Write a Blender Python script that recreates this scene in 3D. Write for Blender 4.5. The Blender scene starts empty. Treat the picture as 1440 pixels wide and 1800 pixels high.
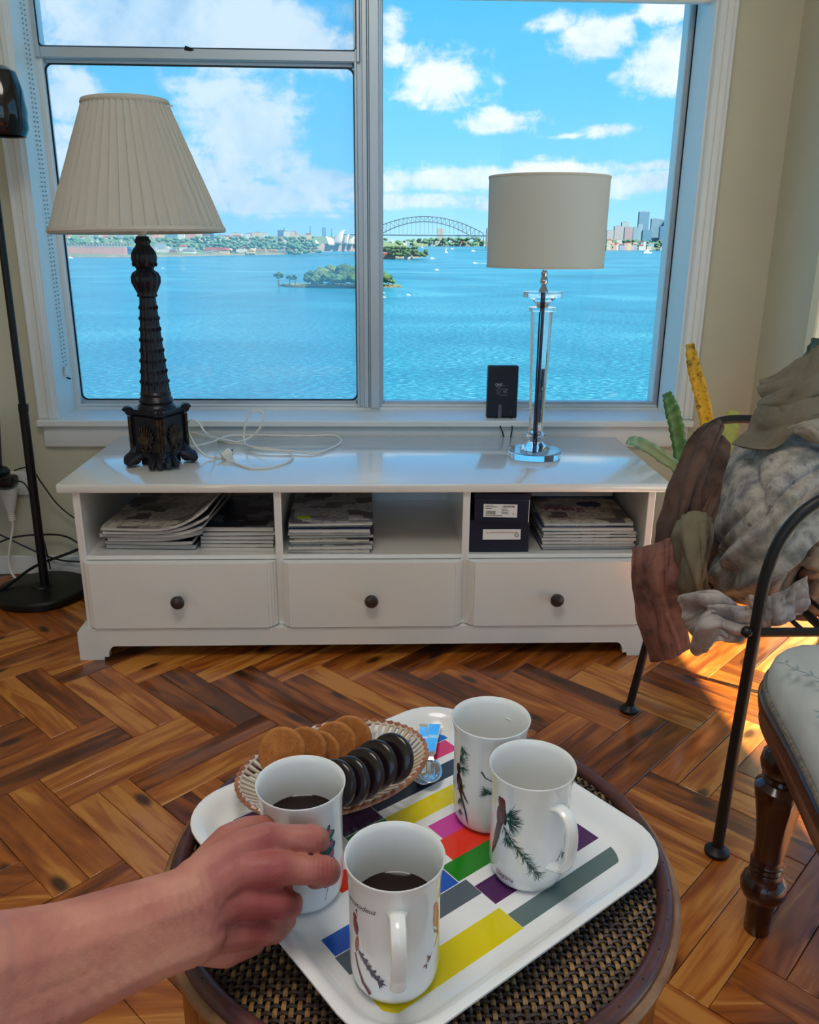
import bpy, bmesh, math, random
from mathutils import Vector, Matrix, noise
C = bpy.context.scene.collection
R = math.radians
# ------------------------------------------------------------------ camera
F, PIT, ROL, YAW = 1473.1, .3129, .0084, .0361
CAM = Vector((.0322, -1.9256, 1.0104))
_fw = Vector((math.sin(YAW)*math.cos(PIT), math.cos(YAW)*math.cos(PIT), -math.sin(PIT)))
_r0 = Vector((math.cos(YAW), -math.sin(YAW), 0)); _u0 = _r0.cross(_fw)
_rt = math.cos(ROL)*_r0 + math.sin(ROL)*_u0; _up = -math.sin(ROL)*_r0 + math.cos(ROL)*_u0
cd = bpy.data.cameras.new('camera'); cam = bpy.data.objects.new('camera', cd); C.objects.link(cam)
cam.matrix_world = Matrix(((_rt.x,_up.x,-_fw.x,CAM.x),(_rt.y,_up.y,-_fw.y,CAM.y),(_rt.z,_up.z,-_fw.z,CAM.z),(0,0,0,1)))
cd.sensor_fit = 'HORIZONTAL'; cd.sensor_width = 36; cd.lens = 36*F/1440; cd.clip_start = .02; cd.clip_end = 30000
bpy.context.scene.camera = cam
def ray(u, v): return _fw + _rt*((u-720)/F) - _up*((v-900)/F)
def ond(u, v, d): return CAM + ray(u, v)*d
def onx(u, v, x): r = ray(u, v); return CAM + r*((x-CAM.x)/r.x)
def ony(u, v, y): r = ray(u, v); return CAM + r*((y-CAM.y)/r.y)
def onz(u, v, z): r = ray(u, v); return CAM + r*((z-CAM.z)/r.z)
def s2l(c): return tuple(((x/255)/12.92 if x/255 <= .04045 else ((x/255+.055)/1.055)**2.4) for x in c)
# ------------------------------------------------------------------ view, world, sun, lamps
sc = bpy.context.scene
sc.view_settings.view_transform = 'Standard'; sc.view_settings.look = 'None'
sc.view_settings.exposure = 0.06; sc.view_settings.gamma = 1; sc.view_settings.use_curve_mapping = False
W = bpy.data.worlds.new('sky'); sc.world = W; W.use_nodes = True
SUN_DIR = Vector((.52, -.36, .775)).normalized()
def nd(nt, t, **kw):
    n = nt.nodes.new(t)
    for k, v in kw.items():
        if k.startswith('i_'):
            key = k[2:]; key = int(key) if key.isdigit() else key
            n.inputs[key].default_value = v
        else: setattr(n, k, v)
    return n
def mth(nt, op, a, b=None, c=None, clamp=False):
    n = nt.nodes.new('ShaderNodeMath'); n.operation = op; n.use_clamp = clamp
    for i, x in enumerate((a, b, c)):
        if x is None: continue
        if isinstance(x, (int, float)): n.inputs[i].default_value = x
        else: nt.links.new(x, n.inputs[i])
    return n.outputs[0]
def ramp(nt, fac, stops, interp='LINEAR'):
    n = nt.nodes.new('ShaderNodeValToRGB'); cr = n.color_ramp; cr.interpolation = interp
    while len(cr.elements) < len(stops): cr.elements.new(.5)
    for e, (p, c) in zip(cr.elements, stops):
        e.position = p; e.color = (*c[:3], 1) if len(c) == 3 else c
    nt.links.new(fac, n.inputs[0]); return n.outputs[0]
def mixc(nt, fac, a, b, mode='MIX'):
    n = nt.nodes.new('ShaderNodeMix'); n.data_type = 'RGBA'; n.blend_type = mode
    for i, x in ((0, fac), (6, a), (7, b)):
        if isinstance(x, (int, float)): n.inputs[i].default_value = x
        elif isinstance(x, tuple): n.inputs[i].default_value = (*x[:3], 1)
        else: nt.links.new(x, n.inputs[i])
    return n.outputs[2]
def build_sky():
    nt = W.node_tree; nt.nodes.clear(); L = nt.links.new
    out = nd(nt, 'ShaderNodeOutputWorld'); bg = nd(nt, 'ShaderNodeBackground'); L(bg.outputs[0], out.inputs[0])
    tc = nd(nt, 'ShaderNodeTexCoord'); sep = nd(nt, 'ShaderNodeSeparateXYZ'); L(tc.outputs['Generated'], sep.inputs[0])
    X, Y, Z = sep.outputs
    base = ramp(nt, Z, [(0, s2l((158,208,236))), (.07, s2l((124,196,236))), (.16, s2l((98,184,234))), (.32, s2l((64,164,230))), (1, s2l((40,115,205)))])
    # clouds: noise over a stretched direction, so that they flatten towards the horizon
    den = mth(nt, 'ADD', mth(nt, 'MAXIMUM', Z, 0.0), .16)
    cv = nd(nt, 'ShaderNodeCombineXYZ')
    L(mth(nt, 'DIVIDE', X, den), cv.inputs[0]); L(mth(nt, 'DIVIDE', Y, den), cv.inputs[1]); L(mth(nt, 'MULTIPLY', Z, 9.0), cv.inputs[2])
    n1 = nd(nt, 'ShaderNodeTexNoise', i_Scale=2.3, i_Detail=9.0, i_Roughness=.58, i_Distortion=.15); L(cv.outputs[0], n1.inputs['Vector'])
    n2 = nd(nt, 'ShaderNodeTexNoise', i_Scale=9.0, i_Detail=6.0, i_Roughness=.6, i_Distortion=.3); L(tc.outputs['Generated'], n2.inputs['Vector'])
    n3 = nd(nt, 'ShaderNodeTexNoise', i_Scale=26.0, i_Detail=8.0, i_Roughness=.68, i_Distortion=.4); L(tc.outputs['Generated'], n3.inputs['Vector'])
    # individual cumulus heaps seen over the harbour: (pixel u, v, radius across, radius up)
    heaps = [(770,150,68,46,1.),(720,165,42,18,.7),(800,150,45,40,.8),(695,95,30,30,.55),(690,45,30,40,.75),(1050,70,70,45,1.),(1090,60,40,40,.8),(970,38,55,24,.75),
             (1180,110,80,62,1.),(1105,128,45,26,.6),(1225,60,40,60,.6),(1165,20,70,30,.8),(865,215,62,22,.95),(1075,228,70,16,.75),(1010,238,50,8,.5),
             (430,230,120,92,1.),(400,190,80,60,.7),(480,280,80,60,.8),(330,40,270,80,1.25),(230,55,150,60,1.0),(520,360,130,16,.8),(330,150,60,30,.5),(480,60,160,50,.9),(150,30,130,90,.9),(110,160,95,70,.85),(560,40,90,60,.6),(130,280,90,90,.7),
             (560,320,120,34,1.05),(440,345,170,38,1.05),(400,300,110,40,.85),(800,318,180,26,1.05),(960,305,160,22,1.0),(1130,325,120,28,1.0),(740,352,130,18,.95),(1150,290,90,14,.85),(180,370,90,26,.8),(900,360,200,16,.8)]
    acc = None
    for u, v, a, b, amp in heaps:
        d = ray(u, v).normalized(); e1 = ray(u+a, v).normalized()-d; e2 = ray(u, v-b).normalized()-d
        sx = nd(nt, 'ShaderNodeVectorMath', operation='SUBTRACT'); L(tc.outputs['Generated'], sx.inputs[0]); sx.inputs[1].default_value = d
        da = nd(nt, 'ShaderNodeVectorMath', operation='DOT_PRODUCT'); L(sx.outputs[0], da.inputs[0]); da.inputs[1].default_value = e1/e1.length_squared
        db = nd(nt, 'ShaderNodeVectorMath', operation='DOT_PRODUCT'); L(sx.outputs[0], db.inputs[0]); db.inputs[1].default_value = e2/e2.length_squared
        q = mth(nt, 'ADD', mth(nt, 'MULTIPLY', da.outputs['Value'], da.outputs['Value']), mth(nt, 'MULTIPLY', db.outputs['Value'], db.outputs['Value']))
        g = mth(nt, 'MULTIPLY', mth(nt, 'EXPONENT', mth(nt, 'MULTIPLY', q, -.9)), amp)
        acc = g if acc is None else mth(nt, 'MAXIMUM', acc, g)
    # away from the harbour view the same kind of cumulus drifts on
    side = mth(nt, 'MULTIPLY_ADD', Y, -1.0, .78, clamp=True)
    dens = mth(nt, 'ADD', mth(nt, 'MULTIPLY', acc, .62), mth(nt, 'MULTIPLY_ADD', n1.outputs[0], .7, -.42))
    dens = mth(nt, 'ADD', dens, mth(nt, 'MULTIPLY_ADD', n3.outputs[0], .75, -.375))
    dens = mth(nt, 'ADD', dens, mth(nt, 'MULTIPLY_ADD', n2.outputs[0], .5, -.25))
    dens = mth(nt, 'ADD', dens, mth(nt, 'MULTIPLY', mth(nt, 'MINIMUM', side, .25), 1.0))
    mask = nd(nt, 'ShaderNodeMapRange', interpolation_type='SMOOTHSTEP'); L(dens, mask.inputs[0]); mask.inputs[1].default_value = .12; mask.inputs[2].default_value = .42
    shade = ramp(nt, mth(nt, 'MULTIPLY_ADD', n2.outputs[0], .9, mth(nt, 'MULTIPLY', n3.outputs[0], .45)), [(.44, s2l((164,186,212))), (.60, s2l((196,212,230))), (.76, s2l((224,228,233)))])
    col = mixc(nt, mth(nt, 'MULTIPLY', mask.outputs[0], .96), base, shade)
    # below the horizon: sea haze
    low = mth(nt, 'MULTIPLY_ADD', Z, -20.0, 0.0, clamp=True)
    col = mixc(nt, low, col, s2l((70,150,195)))
    L(col, bg.inputs[0]); bg.inputs[1].default_value = 1.42
build_sky()
def lamp(name, kind, loc, d, energy, col, **kw):
    l = bpy.data.lights.new(name, kind); o = bpy.data.objects.new(name, l); C.objects.link(o)
    o.location = loc; o.rotation_euler = Vector(d).to_track_quat('-Z', 'Y').to_euler(); l.energy = energy; l.color = col
    for k, v in kw.items(): setattr(l, k, v)
    return o
lamp('sun', 'SUN', (3,0,4), -SUN_DIR, 19.0, (1,.90,.72), angle=.009)
# added fill lamps with no known source: one at the rear wall, one overhead
lamp('rear_fill', 'AREA', (-.3,-3.85,1.55), (0,1,-.12), 5, (1,.97,.93), shape='RECTANGLE', size=2.6, size_y=1.5)
lamp('ceiling_fill', 'AREA', (-.1,-1.5,2.44), (0,0,-1), 16, (1,.95,.88), shape='DISK', size=.9)

# ------------------------------------------------------------------ mesh helpers
class G:
    def __init__(s): s.b = bmesh.new()
    def add(s, vs, fs):
        v = [s.b.verts.new(p) for p in vs]
        for f in fs:
            try: s.b.faces.new([v[i] for i in f])
            except ValueError: pass
        return v
    def box(s, x0, x1, y0, y1, z0, z1, bev=0, M=None, seg=1):
        vs = [Vector((x, y, z)) for z in (z0, z1) for y in (y0, y1) for x in (x0, x1)]
        t = bmesh.new(); v = [t.verts.new(p) for p in vs]
        for f in ((0,2,3,1),(4,5,7,6),(0,1,5,4),(2,6,7,3),(0,4,6,2),(1,3,7,5)): t.faces.new([v[i] for i in f])
        if bev: bmesh.ops.bevel(t, geom=t.edges[:], offset=bev, segments=seg, profile=.5, affect='EDGES')
        return s.merge(t, M)
    def merge(s, t, M=None):
        t.verts.ensure_lookup_table(); t.verts.index_update()
        n = [s.b.verts.new(M @ v.co if M else v.co) for v in t.verts]
        for f in t.faces:
            try: s.b.faces.new([n[v.index] for v in f.verts])
            except ValueError: pass
        t.free(); return n
    def lathe(s, prof, seg=32, c=(0,0,0), M=None, fn=None, cap=True):
        vs, fs = [], []; n = len(prof)
        for r, z in prof:
            for k in range(seg):
                a = 2*math.pi*k/seg; q = fn(r, z, a) if fn else r
                p = Vector((q*math.cos(a), q*math.sin(a), z))
                vs.append((M @ p if M else p) + Vector(c))
        for i in range(n-1):
            for k in range(seg):
                k2 = (k+1) % seg; fs.append((i*seg+k, i*seg+k2, (i+1)*seg+k2, (i+1)*seg+k))
        if cap:
            if prof[0][0] > 1e-6: fs.append(tuple(range(seg))[::-1])
            if prof[-1][0] > 1e-6: fs.append(tuple((n-1)*seg+k for k in range(seg)))
        return s.add(vs, fs)
    def tube(s, pts, r, seg=8, closed=False, flat=None, nrm=None, cap=True):
        pts = [Vector(p) for p in pts]; n = len(pts); rr = r if isinstance(r, (list, tuple)) else [r]*n
        up = Vector(nrm) if nrm else None; vs, fs = [], []; pn = None
        for i, p in enumerate(pts):
            a = pts[(i-1) % n] if (closed or i) else p; b = pts[(i+1) % n] if (closed or i < n-1) else p
            t = (b-a).normalized() if (b-a).length > 1e-9 else Vector((0,0,1))
            if up: nn = (up - t*up.dot(t)).normalized()
            elif pn is None:
                h = Vector((0,0,1)) if abs(t.z) < .9 else Vector((1,0,0)); nn = (h - t*h.dot(t)).normalized()
            else: nn = (pn - t*pn.dot(t)).normalized()
            pn = nn; bb = t.cross(nn)
            for k in range(seg):
                an = 2*math.pi*k/seg
                vs.append(p + nn*(math.cos(an)*rr[i]) + bb*(math.sin(an)*rr[i]*(flat or 1)))
        m = n if closed else n-1
        for i in range(m):
            j = (i+1) % n
            for k in range(seg):
                k2 = (k+1) % seg; fs.append((i*seg+k, i*seg+k2, j*seg+k2, j*seg+k))
        if not closed and cap: fs += [tuple(range(seg))[::-1], tuple((n-1)*seg+k for k in range(seg))]
        return s.add(vs, fs)
    def sph(s, c, r, sub=2, M=None, fn=None):
        t = bmesh.new(); bmesh.ops.create_icosphere(t, subdivisions=sub, radius=1)
        rv = Vector(r) if isinstance(r, (tuple, list, Vector)) else Vector((r,r,r))
        for v in t.verts:
            p = v.co.copy(); k = fn(p) if fn else 1
            p = Vector((p.x*rv.x, p.y*rv.y, p.z*rv.z))*k; v.co = (M @ p if M else p) + Vector(c)
        return s.merge(t)
    def prism(s, poly, h0, h1, M=None, bev=0):
        t = bmesh.new(); n = len(poly)
        a = [t.verts.new((x, y, h0)) for x, y in poly]; b = [t.verts.new((x, y, h1)) for x, y in poly]
        t.faces.new(a[::-1]); t.faces.new(b)
        for i in range(n): t.faces.new((a[i], a[(i+1) % n], b[(i+1) % n], b[i]))
        if bev: bmesh.ops.bevel(t, geom=t.edges[:], offset=bev, segments=1, profile=.5, affect='EDGES')
        return s.merge(t, M)
    def grid(s, fn, nu, nv, closed=False):
        vs = [fn(i/(nu-1), j/(nv-1)) for j in range(nv) for i in range(nu)]; fs = []
        for j in range(nv-1):
            for i in range(nu-1): fs.append((j*nu+i, j*nu+i+1, (j+1)*nu+i+1, (j+1)*nu+i))
        return s.add(vs, fs)
    def mesh(s, name, m, ang=35):
        bmesh.ops.recalc_face_normals(s.b, faces=s.b.faces[:])
        lim = R(ang)
        for f in s.b.faces: f.smooth = True
        for e in s.b.edges:
            if len(e.link_faces) == 2 and e.calc_face_angle(0) > lim: e.smooth = False
        me = bpy.data.meshes.new(name); s.b.to_mesh(me); s.b.free()
        if m is not None: me.materials.append(m)
        return me
    def ob(s, name, m, parent=None, label=None, ang=35, kind=None):
        return link(name, s.mesh(name, m, ang), parent, label, kind)
def link(name, me, parent=None, label=None, kind=None):
    o = bpy.data.objects.new(name, me); C.objects.link(o)
    if parent: o.parent = parent; o.matrix_parent_inverse = Matrix.Identity(4)
    if label: o['label'] = label
    if kind: o['kind'] = kind
    return o
# every part is modelled in the coordinates of its thing (thing origin = its base)
def thing(name, label, cat, loc=(0,0,0), rz=0, group=None):
    o = bpy.data.objects.new(name, None); C.objects.link(o); o.empty_display_size = .05
    o.location = loc; o.rotation_euler = (0,0,rz); o['label'] = label; o['category'] = cat
    if group: o['group'] = group
    return o
def tag(o, label, cat, group=None):
    o['label'] = label; o['category'] = cat
    if group: o['group'] = group
    return o
def struct(name, me_or_g, m=None):
    o = me_or_g.ob(name, m) if isinstance(me_or_g, G) else me_or_g
    o['kind'] = 'structure'; return o
def recentre(o):
    """move a mesh object's origin to the bottom centre of its own geometry"""
    bb = [Vector(c) for c in o.bound_box]; c = sum(bb, Vector())/8; c.z = min(b.z for b in bb)
    o.data.transform(Matrix.Translation(-c)); o.location = o.location + c; return o
def copytree(o, parent=None):
    c = o.copy(); C.objects.link(c)
    if parent: c.parent = parent
    for ch in list(o.children): copytree(ch, c)
    return c
def crom(P, n):
    P = [Vector(p) for p in P]; out = []
    for i in range(len(P)-1):
        a = P[max(i-1,0)]; b = P[i]; c = P[i+1]; d = P[min(i+2,len(P)-1)]
        for k in range(n):
            t = k/n; out.append(.5*((2*b)+(c-a)*t+(2*a-5*b+4*c-d)*t*t+(3*b-a-3*c+d)*t**3))
    out.append(P[-1]); return out
def cspl(vals, t):
    """Catmull-Rom through a list of vectors, t in 0..1"""
    n = len(vals)-1; x = min(max(t,0),1)*n; i = min(int(x), n-1); t = x-i
    a = vals[max(i-1,0)]; b = vals[i]; c = vals[i+1]; d = vals[min(i+2,n)]
    return .5*((2*b)+(c-a)*t+(2*a-5*b+4*c-d)*t*t+(3*b-a-3*c+d)*t**3)
# ------------------------------------------------------------------ materials
MATS = {}
def mat(name, c, rough=.5, metal=0, c2=None, ns=6, nd_=4, lo=.35, hi=.65, bump=0, bs=60, st=(1,1,1), spec=.5, trans=0, sss=0, coat=0, dist=.002, ior=1.45, emit=0, sheen=0, rnd=0):
    if name in MATS: return MATS[name]
    m = bpy.data.materials.new(name); m.use_nodes = True; nt = m.node_tree; p = nt.nodes['Principled BSDF']; L = nt.links.new
    c = s2l(c); p.inputs['Base Color'].default_value = (*c, 1); p.inputs['Roughness'].default_value = rough; p.inputs['Metallic'].default_value = metal
    p.inputs['Specular IOR Level'].default_value = spec; p.inputs['Transmission Weight'].default_value = trans; p.inputs['IOR'].default_value = ior
    p.inputs['Coat Weight'].default_value = coat; p.inputs['Coat Roughness'].default_value = .1; p.inputs['Sheen Weight'].default_value = sheen
    if sss: p.inputs['Subsurface Weight'].default_value = sss; p.inputs['Subsurface Radius'].default_value = (.006,.003,.002); p.inputs['Subsurface Scale'].default_value = 1
    if c2 is not None or bump or rnd:
        tc = nd(nt, 'ShaderNodeTexCoord'); mp = nd(nt, 'ShaderNodeMapping'); mp.inputs['Scale'].default_value = st; L(tc.outputs['Object'], mp.inputs[0])
        if c2 is not None:
            n = nd(nt, 'ShaderNodeTexNoise', i_Scale=ns, i_Detail=nd_, i_Roughness=.6); L(mp.outputs[0], n.inputs['Vector'])
            L(ramp(nt, n.outputs[0], [(lo, c), (hi, s2l(c2))]), p.inputs['Base Color'])
        if rnd:
            oi = nd(nt, 'ShaderNodeObjectInfo')
            src = p.inputs['Base Color'].links[0].from_socket if p.inputs['Base Color'].links else None
            hs = nd(nt, 'ShaderNodeHueSaturation')
            if src: L(src, hs.inputs['Color'])
            else: hs.inputs['Color'].default_value = (*c, 1)
            L(mth(nt, 'MULTIPLY_ADD', oi.outputs['Random'], 2*rnd, 1-rnd), hs.inputs['Value']); L(hs.outputs[0], p.inputs['Base Color'])
        if bump:
            n = nd(nt, 'ShaderNodeTexNoise', i_Scale=bs, i_Detail=4.0); L(mp.outputs[0], n.inputs['Vector'])
            b = nd(nt, 'ShaderNodeBump', i_Strength=bump, i_Distance=dist); L(n.outputs[0], b.inputs['Height']); L(b.outputs[0], p.inputs['Normal'])
    MATS[name] = m; return m
def nodes_of(m): return m.node_tree, m.node_tree.nodes['Principled BSDF'], m.node_tree.links.new
white_paint = mat('white_paint', (226,228,226), .35, bump=.12, bs=9, dist=.002)
bench_white = mat('bench_white', (232,228,220), .3, coat=1); bench_white.node_tree.nodes['Principled BSDF'].inputs['Coat IOR'].default_value = 1.85
wall_paint = mat('wall_paint', (205,200,176), .75, c2=(196,194,172), ns=3, bump=.35, bs=35, dist=.003)
alu = mat('grey_alloy', (186,194,200), .38, metal=.55)
black_plastic = mat('black_plastic', (14,15,20), .38)
black_metal = mat('black_metal', (12,12,15), .35, spec=.5)
black_iron = mat('black_iron', (20,19,20), .45, bump=.4, bs=90, dist=.001)
bronze = mat('dark_bronze', (17,17,30), .34, metal=.15, c2=(32,29,36), ns=30, bump=.5, bs=70, dist=.0015)
gilt = mat('rubbed_gilt', (86,70,50), .4, metal=.7, c2=(24,22,30), ns=60)
chrome = mat('chrome', (220,222,226), .12, metal=1)
white_china = mat('white_china', (238,238,236), .12, coat=.3)
white_cable = mat('white_cable', (228,222,208), .4)
gold_text = mat('print_white', (205,205,205), .5)
paper = mat('paper_edge', (214,208,196), .7, c2=(170,166,160), ns=4, st=(1,1,160), nd_=2)
card_white = mat('white_card', (232,228,222), .6)
def glass_pane(name, haze):
    m = bpy.data.materials.new(name); m.use_nodes = True; nt = m.node_tree; nt.nodes.clear(); L = nt.links.new
    out = nd(nt, 'ShaderNodeOutputMaterial'); tr = nd(nt, 'ShaderNodeBsdfTransparent'); tr.inputs[0].default_value = (.96,.985,.98,1)
    gl = nd(nt, 'ShaderNodeBsdfGlossy', i_Roughness=.0); fr = nd(nt, 'ShaderNodeFresnel'); ge = nd(nt, 'ShaderNodeNewGeometry'); L(mth(nt, 'MULTIPLY_ADD', ge.outputs['Backfacing'], 1/1.3-1.3, 1.3), fr.inputs[0])
    mx = nd(nt, 'ShaderNodeMixShader'); L(fr.outputs[0], mx.inputs[0]); L(tr.outputs[0], mx.inputs[1]); L(gl.outputs[0], mx.inputs[2])
    tl = nd(nt, 'ShaderNodeBsdfTranslucent'); tl.inputs[0].default_value = (.9,.92,.94,1)
    m2 = nd(nt, 'ShaderNodeMixShader'); m2.inputs[0].default_value = haze; L(mx.outputs[0], m2.inputs[1]); L(tl.outputs[0], m2.inputs[2])
    L(m2.outputs[0], out.inputs[0]); return m
pane_clear = glass_pane('window_glass', .015); pane_hazy = glass_pane('glare_haze_glass', .2)  # haze mixed into the left panes stands in for washed-out glare
crystal = mat('crystal', (255,255,255), 0.0, trans=1.0, ior=1.48)
def fabric(name, c, tl=.25, bs=400, bump=.3):
    m = mat(name, c, .9, bump=bump, bs=bs, dist=.0006, spec=.1); nt, p, L = nodes_of(m)
    out = nt.nodes['Material Output']; t = nd(nt, 'ShaderNodeBsdfTranslucent'); t.inputs[0].default_value = (*s2l(c), 1)
    mx = nd(nt, 'ShaderNodeMixShader'); mx.inputs[0].default_value = tl; L(p.outputs[0], mx.inputs[1]); L(t.outputs[0], mx.inputs[2]); L(mx.outputs[0], out.inputs[0]); return m
def text_ob(txt, size, m, M, parent, name='lettering', label=None, bend=None, ext=.0001, align='CENTER', shear=0):
    cu = bpy.data.curves.new(name, 'FONT'); cu.body = txt; cu.size = size; cu.extrude = ext; cu.align_x = align; cu.shear = shear
    cu.resolution_u = 3
    t = bpy.data.objects.new('tmp', cu); C.objects.link(t)
    dg = bpy.context.evaluated_depsgraph_get(); dg.update()
    me = bpy.data.meshes.new_from_object(t.evaluated_get(dg)); bpy.data.objects.remove(t); bpy.data.curves.remove(cu)
    me.name = name
    for v in me.vertices: v.co = bend(v.co) if bend else M @ v.co
    me.materials.clear(); me.materials.append(m)
    return link(name, me, parent, label)
def wp(o, parent):
    """part modelled in world coordinates: hang it under its thing without moving it"""
    o.parent = parent; o.matrix_parent_inverse = Matrix.Translation(-parent.location); return o
# ================================================================== ROOM SHELL
random.seed(7)
XW, YW, GY = 1.165, .58, .74
g = G(); g.box(-1.9, XW+.25, -4.2, .9, -.08, -.012); floor = struct('floor', g, mat('floor_bed', (38,22,12), .9, c2=(26,16,10), ns=8))
def plank_mat():
    m = mat('herringbone_oak', (150,80,30), .3, coat=.35); nt, p, L = nodes_of(m)
    tc = nd(nt, 'ShaderNodeTexCoord'); oi = nd(nt, 'ShaderNodeObjectInfo')
    off = nd(nt, 'ShaderNodeCombineXYZ'); L(mth(nt, 'MULTIPLY', oi.outputs['Random'], 37.0), off.inputs[0]); L(mth(nt, 'MULTIPLY', oi.outputs['Random'], 91.0), off.inputs[1])
    ad = nd(nt, 'ShaderNodeVectorMath', operation='ADD'); L(tc.outputs['Object'], ad.inputs[0]); L(off.outputs[0], ad.inputs[1])
    mp = nd(nt, 'ShaderNodeMapping'); mp.inputs['Scale'].default_value = (1.0, 7.0, 1); L(ad.outputs[0], mp.inputs[0])
    big = nd(nt, 'ShaderNodeTexNoise', i_Scale=4.2, i_Detail=2.0, i_Distortion=.9); L(mp.outputs[0], big.inputs['Vector'])
    mp2 = nd(nt, 'ShaderNodeMapping'); mp2.inputs['Scale'].default_value = (1.6, 30.0, 1); L(ad.outputs[0], mp2.inputs[0])
    gr = nd(nt, 'ShaderNodeTexNoise', i_Scale=7.0, i_Detail=6.0, i_Roughness=.65, i_Distortion=.6); L(mp2.outputs[0], gr.inputs['Vector'])
    rn = nd(nt, 'ShaderNodeTexWhiteNoise', noise_dimensions='1D'); L(mth(nt, 'MULTIPLY', oi.outputs['Random'], 17.3), rn.inputs['W'])
    f = mth(nt, 'MULTIPLY_ADD', big.outputs[0], 1.35, mth(nt, 'MULTIPLY_ADD', rn.outputs['Value'], .62, -.47))
    f = mth(nt, 'ADD', f, mth(nt, 'MULTIPLY_ADD', gr.outputs[0], .34, -.17))
    col = ramp(nt, f, [(.10, s2l((84,40,14))), (.32, s2l((124,62,20))), (.5, s2l((160,84,26))), (.64, s2l((176,98,33))), (.82, s2l((206,134,58)))])
    # knots: dark eyes stretched along the grain
    mp3 = nd(nt, 'ShaderNodeMapping'); mp3.inputs['Scale'].default_value = (3.0, 7.0, 1); L(ad.outputs[0], mp3.inputs[0])
    vo = nd(nt, 'ShaderNodeTexVoronoi', i_Scale=1.5, voronoi_dimensions='2D'); L(mp3.outputs[0], vo.inputs['Vector'])
    k = nd(nt, 'ShaderNodeMapRange', interpolation_type='SMOOTHSTEP'); L(vo.outputs['Distance'], k.inputs[0]); k.inputs[1].default_value = .05; k.inputs[2].default_value = .17; k.inputs[3].default_value = .9; k.inputs[4].default_value = 0
    k2 = nd(nt, 'ShaderNodeSeparateColor'); L(vo.outputs['Color'], k2.inputs[0])
    kk = mth(nt, 'MULTIPLY', k.outputs[0], mth(nt, 'GREATER_THAN', k2.outputs[0], .5))
    col = mixc(nt, kk, col, s2l((40,20,10)))
    L(col, p.inputs['Base Color'])
    rr = mth(nt, 'MULTIPLY_ADD', gr.outputs[0], .3, .2); L(rr, p.inputs['Roughness'])
    b = nd(nt, 'ShaderNodeBump', i_Strength=.25, i_Distance=.001); L(gr.outputs[0], b.inputs['Height']); L(b.outputs[0], p.inputs['Normal'])
    return m
pm = plank_mat()
LP, WP = .3243, .1223
def plank_mesh(i):
    g = G(); rr = random.Random(i); g.box(.0006, LP-.0006, .0006, WP/2-.0006, -.012, 0, bev=.0012)
    for v in g.b.verts:
        if v.co.z > -.001: v.co.z += .0009*(rr.random()-.5)
    me = g.mesh('plank', pm); return me
pmesh = [plank_mesh(i) for i in range(6)]
e1 = Vector((1,1,0)).normalized(); e2 = Vector((-1,1,0)).normalized(); A0 = Vector((-.5524,-.5862,0))
np_ = 0; far_bm = G()
for a in range(-26, 27):
    for b in range(-12, 13):
        for kind in (0, 1):
            for s in (0, 1):
                if kind == 0: lx, ly = a*WP+b*LP, -a*WP+b*LP+s*WP/2; org = A0+e1*lx+e2*ly; ang = R(45); mid = org+e1*LP/2+e2*WP/4
                else: lx, ly = a*WP+b*LP+LP+WP-s*WP/2, -a*WP+b*LP; org = A0+e1*lx+e2*ly; ang = R(135); mid = org+e2*LP/2-e1*WP/4
                if not (-1.75 < mid.x < XW+.05 and -3.9 < mid.y < YW+.06): continue
                q = mid-CAM; zz = q.dot(_fw); pu = 720+F*q.dot(_rt)/max(zz,.01); pv = 900-F*q.dot(_up)/max(zz,.01)
                vis = zz > .3 and -90 < pu < 1530 and pv < 1850 and not (abs(mid.x) < .66 and mid.y > .12) and not (abs(mid.x-.06) < .2 and -1.4 < mid.y < -.55)
                if vis:
                    o = link('plank', pmesh[(a*7+b*3+kind+s) % 6], floor); o.location = org; o.rotation_euler = (0,0,ang); np_ += 1
                else:
                    far_bm.box(.0006, LP-.0006, .0006, WP/2-.0006, -.012, 0, M=Matrix.Translation(org) @ Matrix.Rotation(ang, 4, 'Z'))
far_bm.ob('outlying_planks', pm, floor, kind='stuff')
print('PLANKS', np_)
# walls
def wall(name, boxes, m=wall_paint, bev=0):
    g = G()
    for b in boxes: g.box(*b, bev=bev)
    return struct(name, g, m)
ZS = .49  # window opening
wall('wall_back', [(-1.9,-.955,YW,.74,0,2.5), (.955,XW,YW,.74,0,2.5), (-.955,.955,YW,.74,0,.455), (-.955,.955,YW,.74,2.05,2.5)])
wall('wall_left', [(-1.9,-1.75,-4,YW,0,2.5)])
wall('wall_right', [(XW,XW+.2,.295,.86,0,2.5), (XW,XW+.2,-4,-1.75,0,2.5), (XW,XW+.2,-1.75,.295,2.1,2.5)])
wall('wall_front', [(-1.9,-1.65,-4.2,-4,0,2.5), (1.05,XW+.2,-4.2,-4,0,2.5), (-1.65,1.05,-4.2,-4,0,.75), (-1.65,1.05,-4.2,-4,2.35,2.5)])
g = G(); g.box(-1.9, XW+.2, -4.2, .86, 2.5, 2.6); struct('ceiling', g, mat('ceiling_white', (225,225,220), .8))
g = G(); g.box(-1.75,-.7,YW-.014,YW,0,.062, bev=.003); g.box(.7,XW,YW-.014,YW,0,.062, bev=.003); struct('baseboard_back', g, white_paint)
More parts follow.
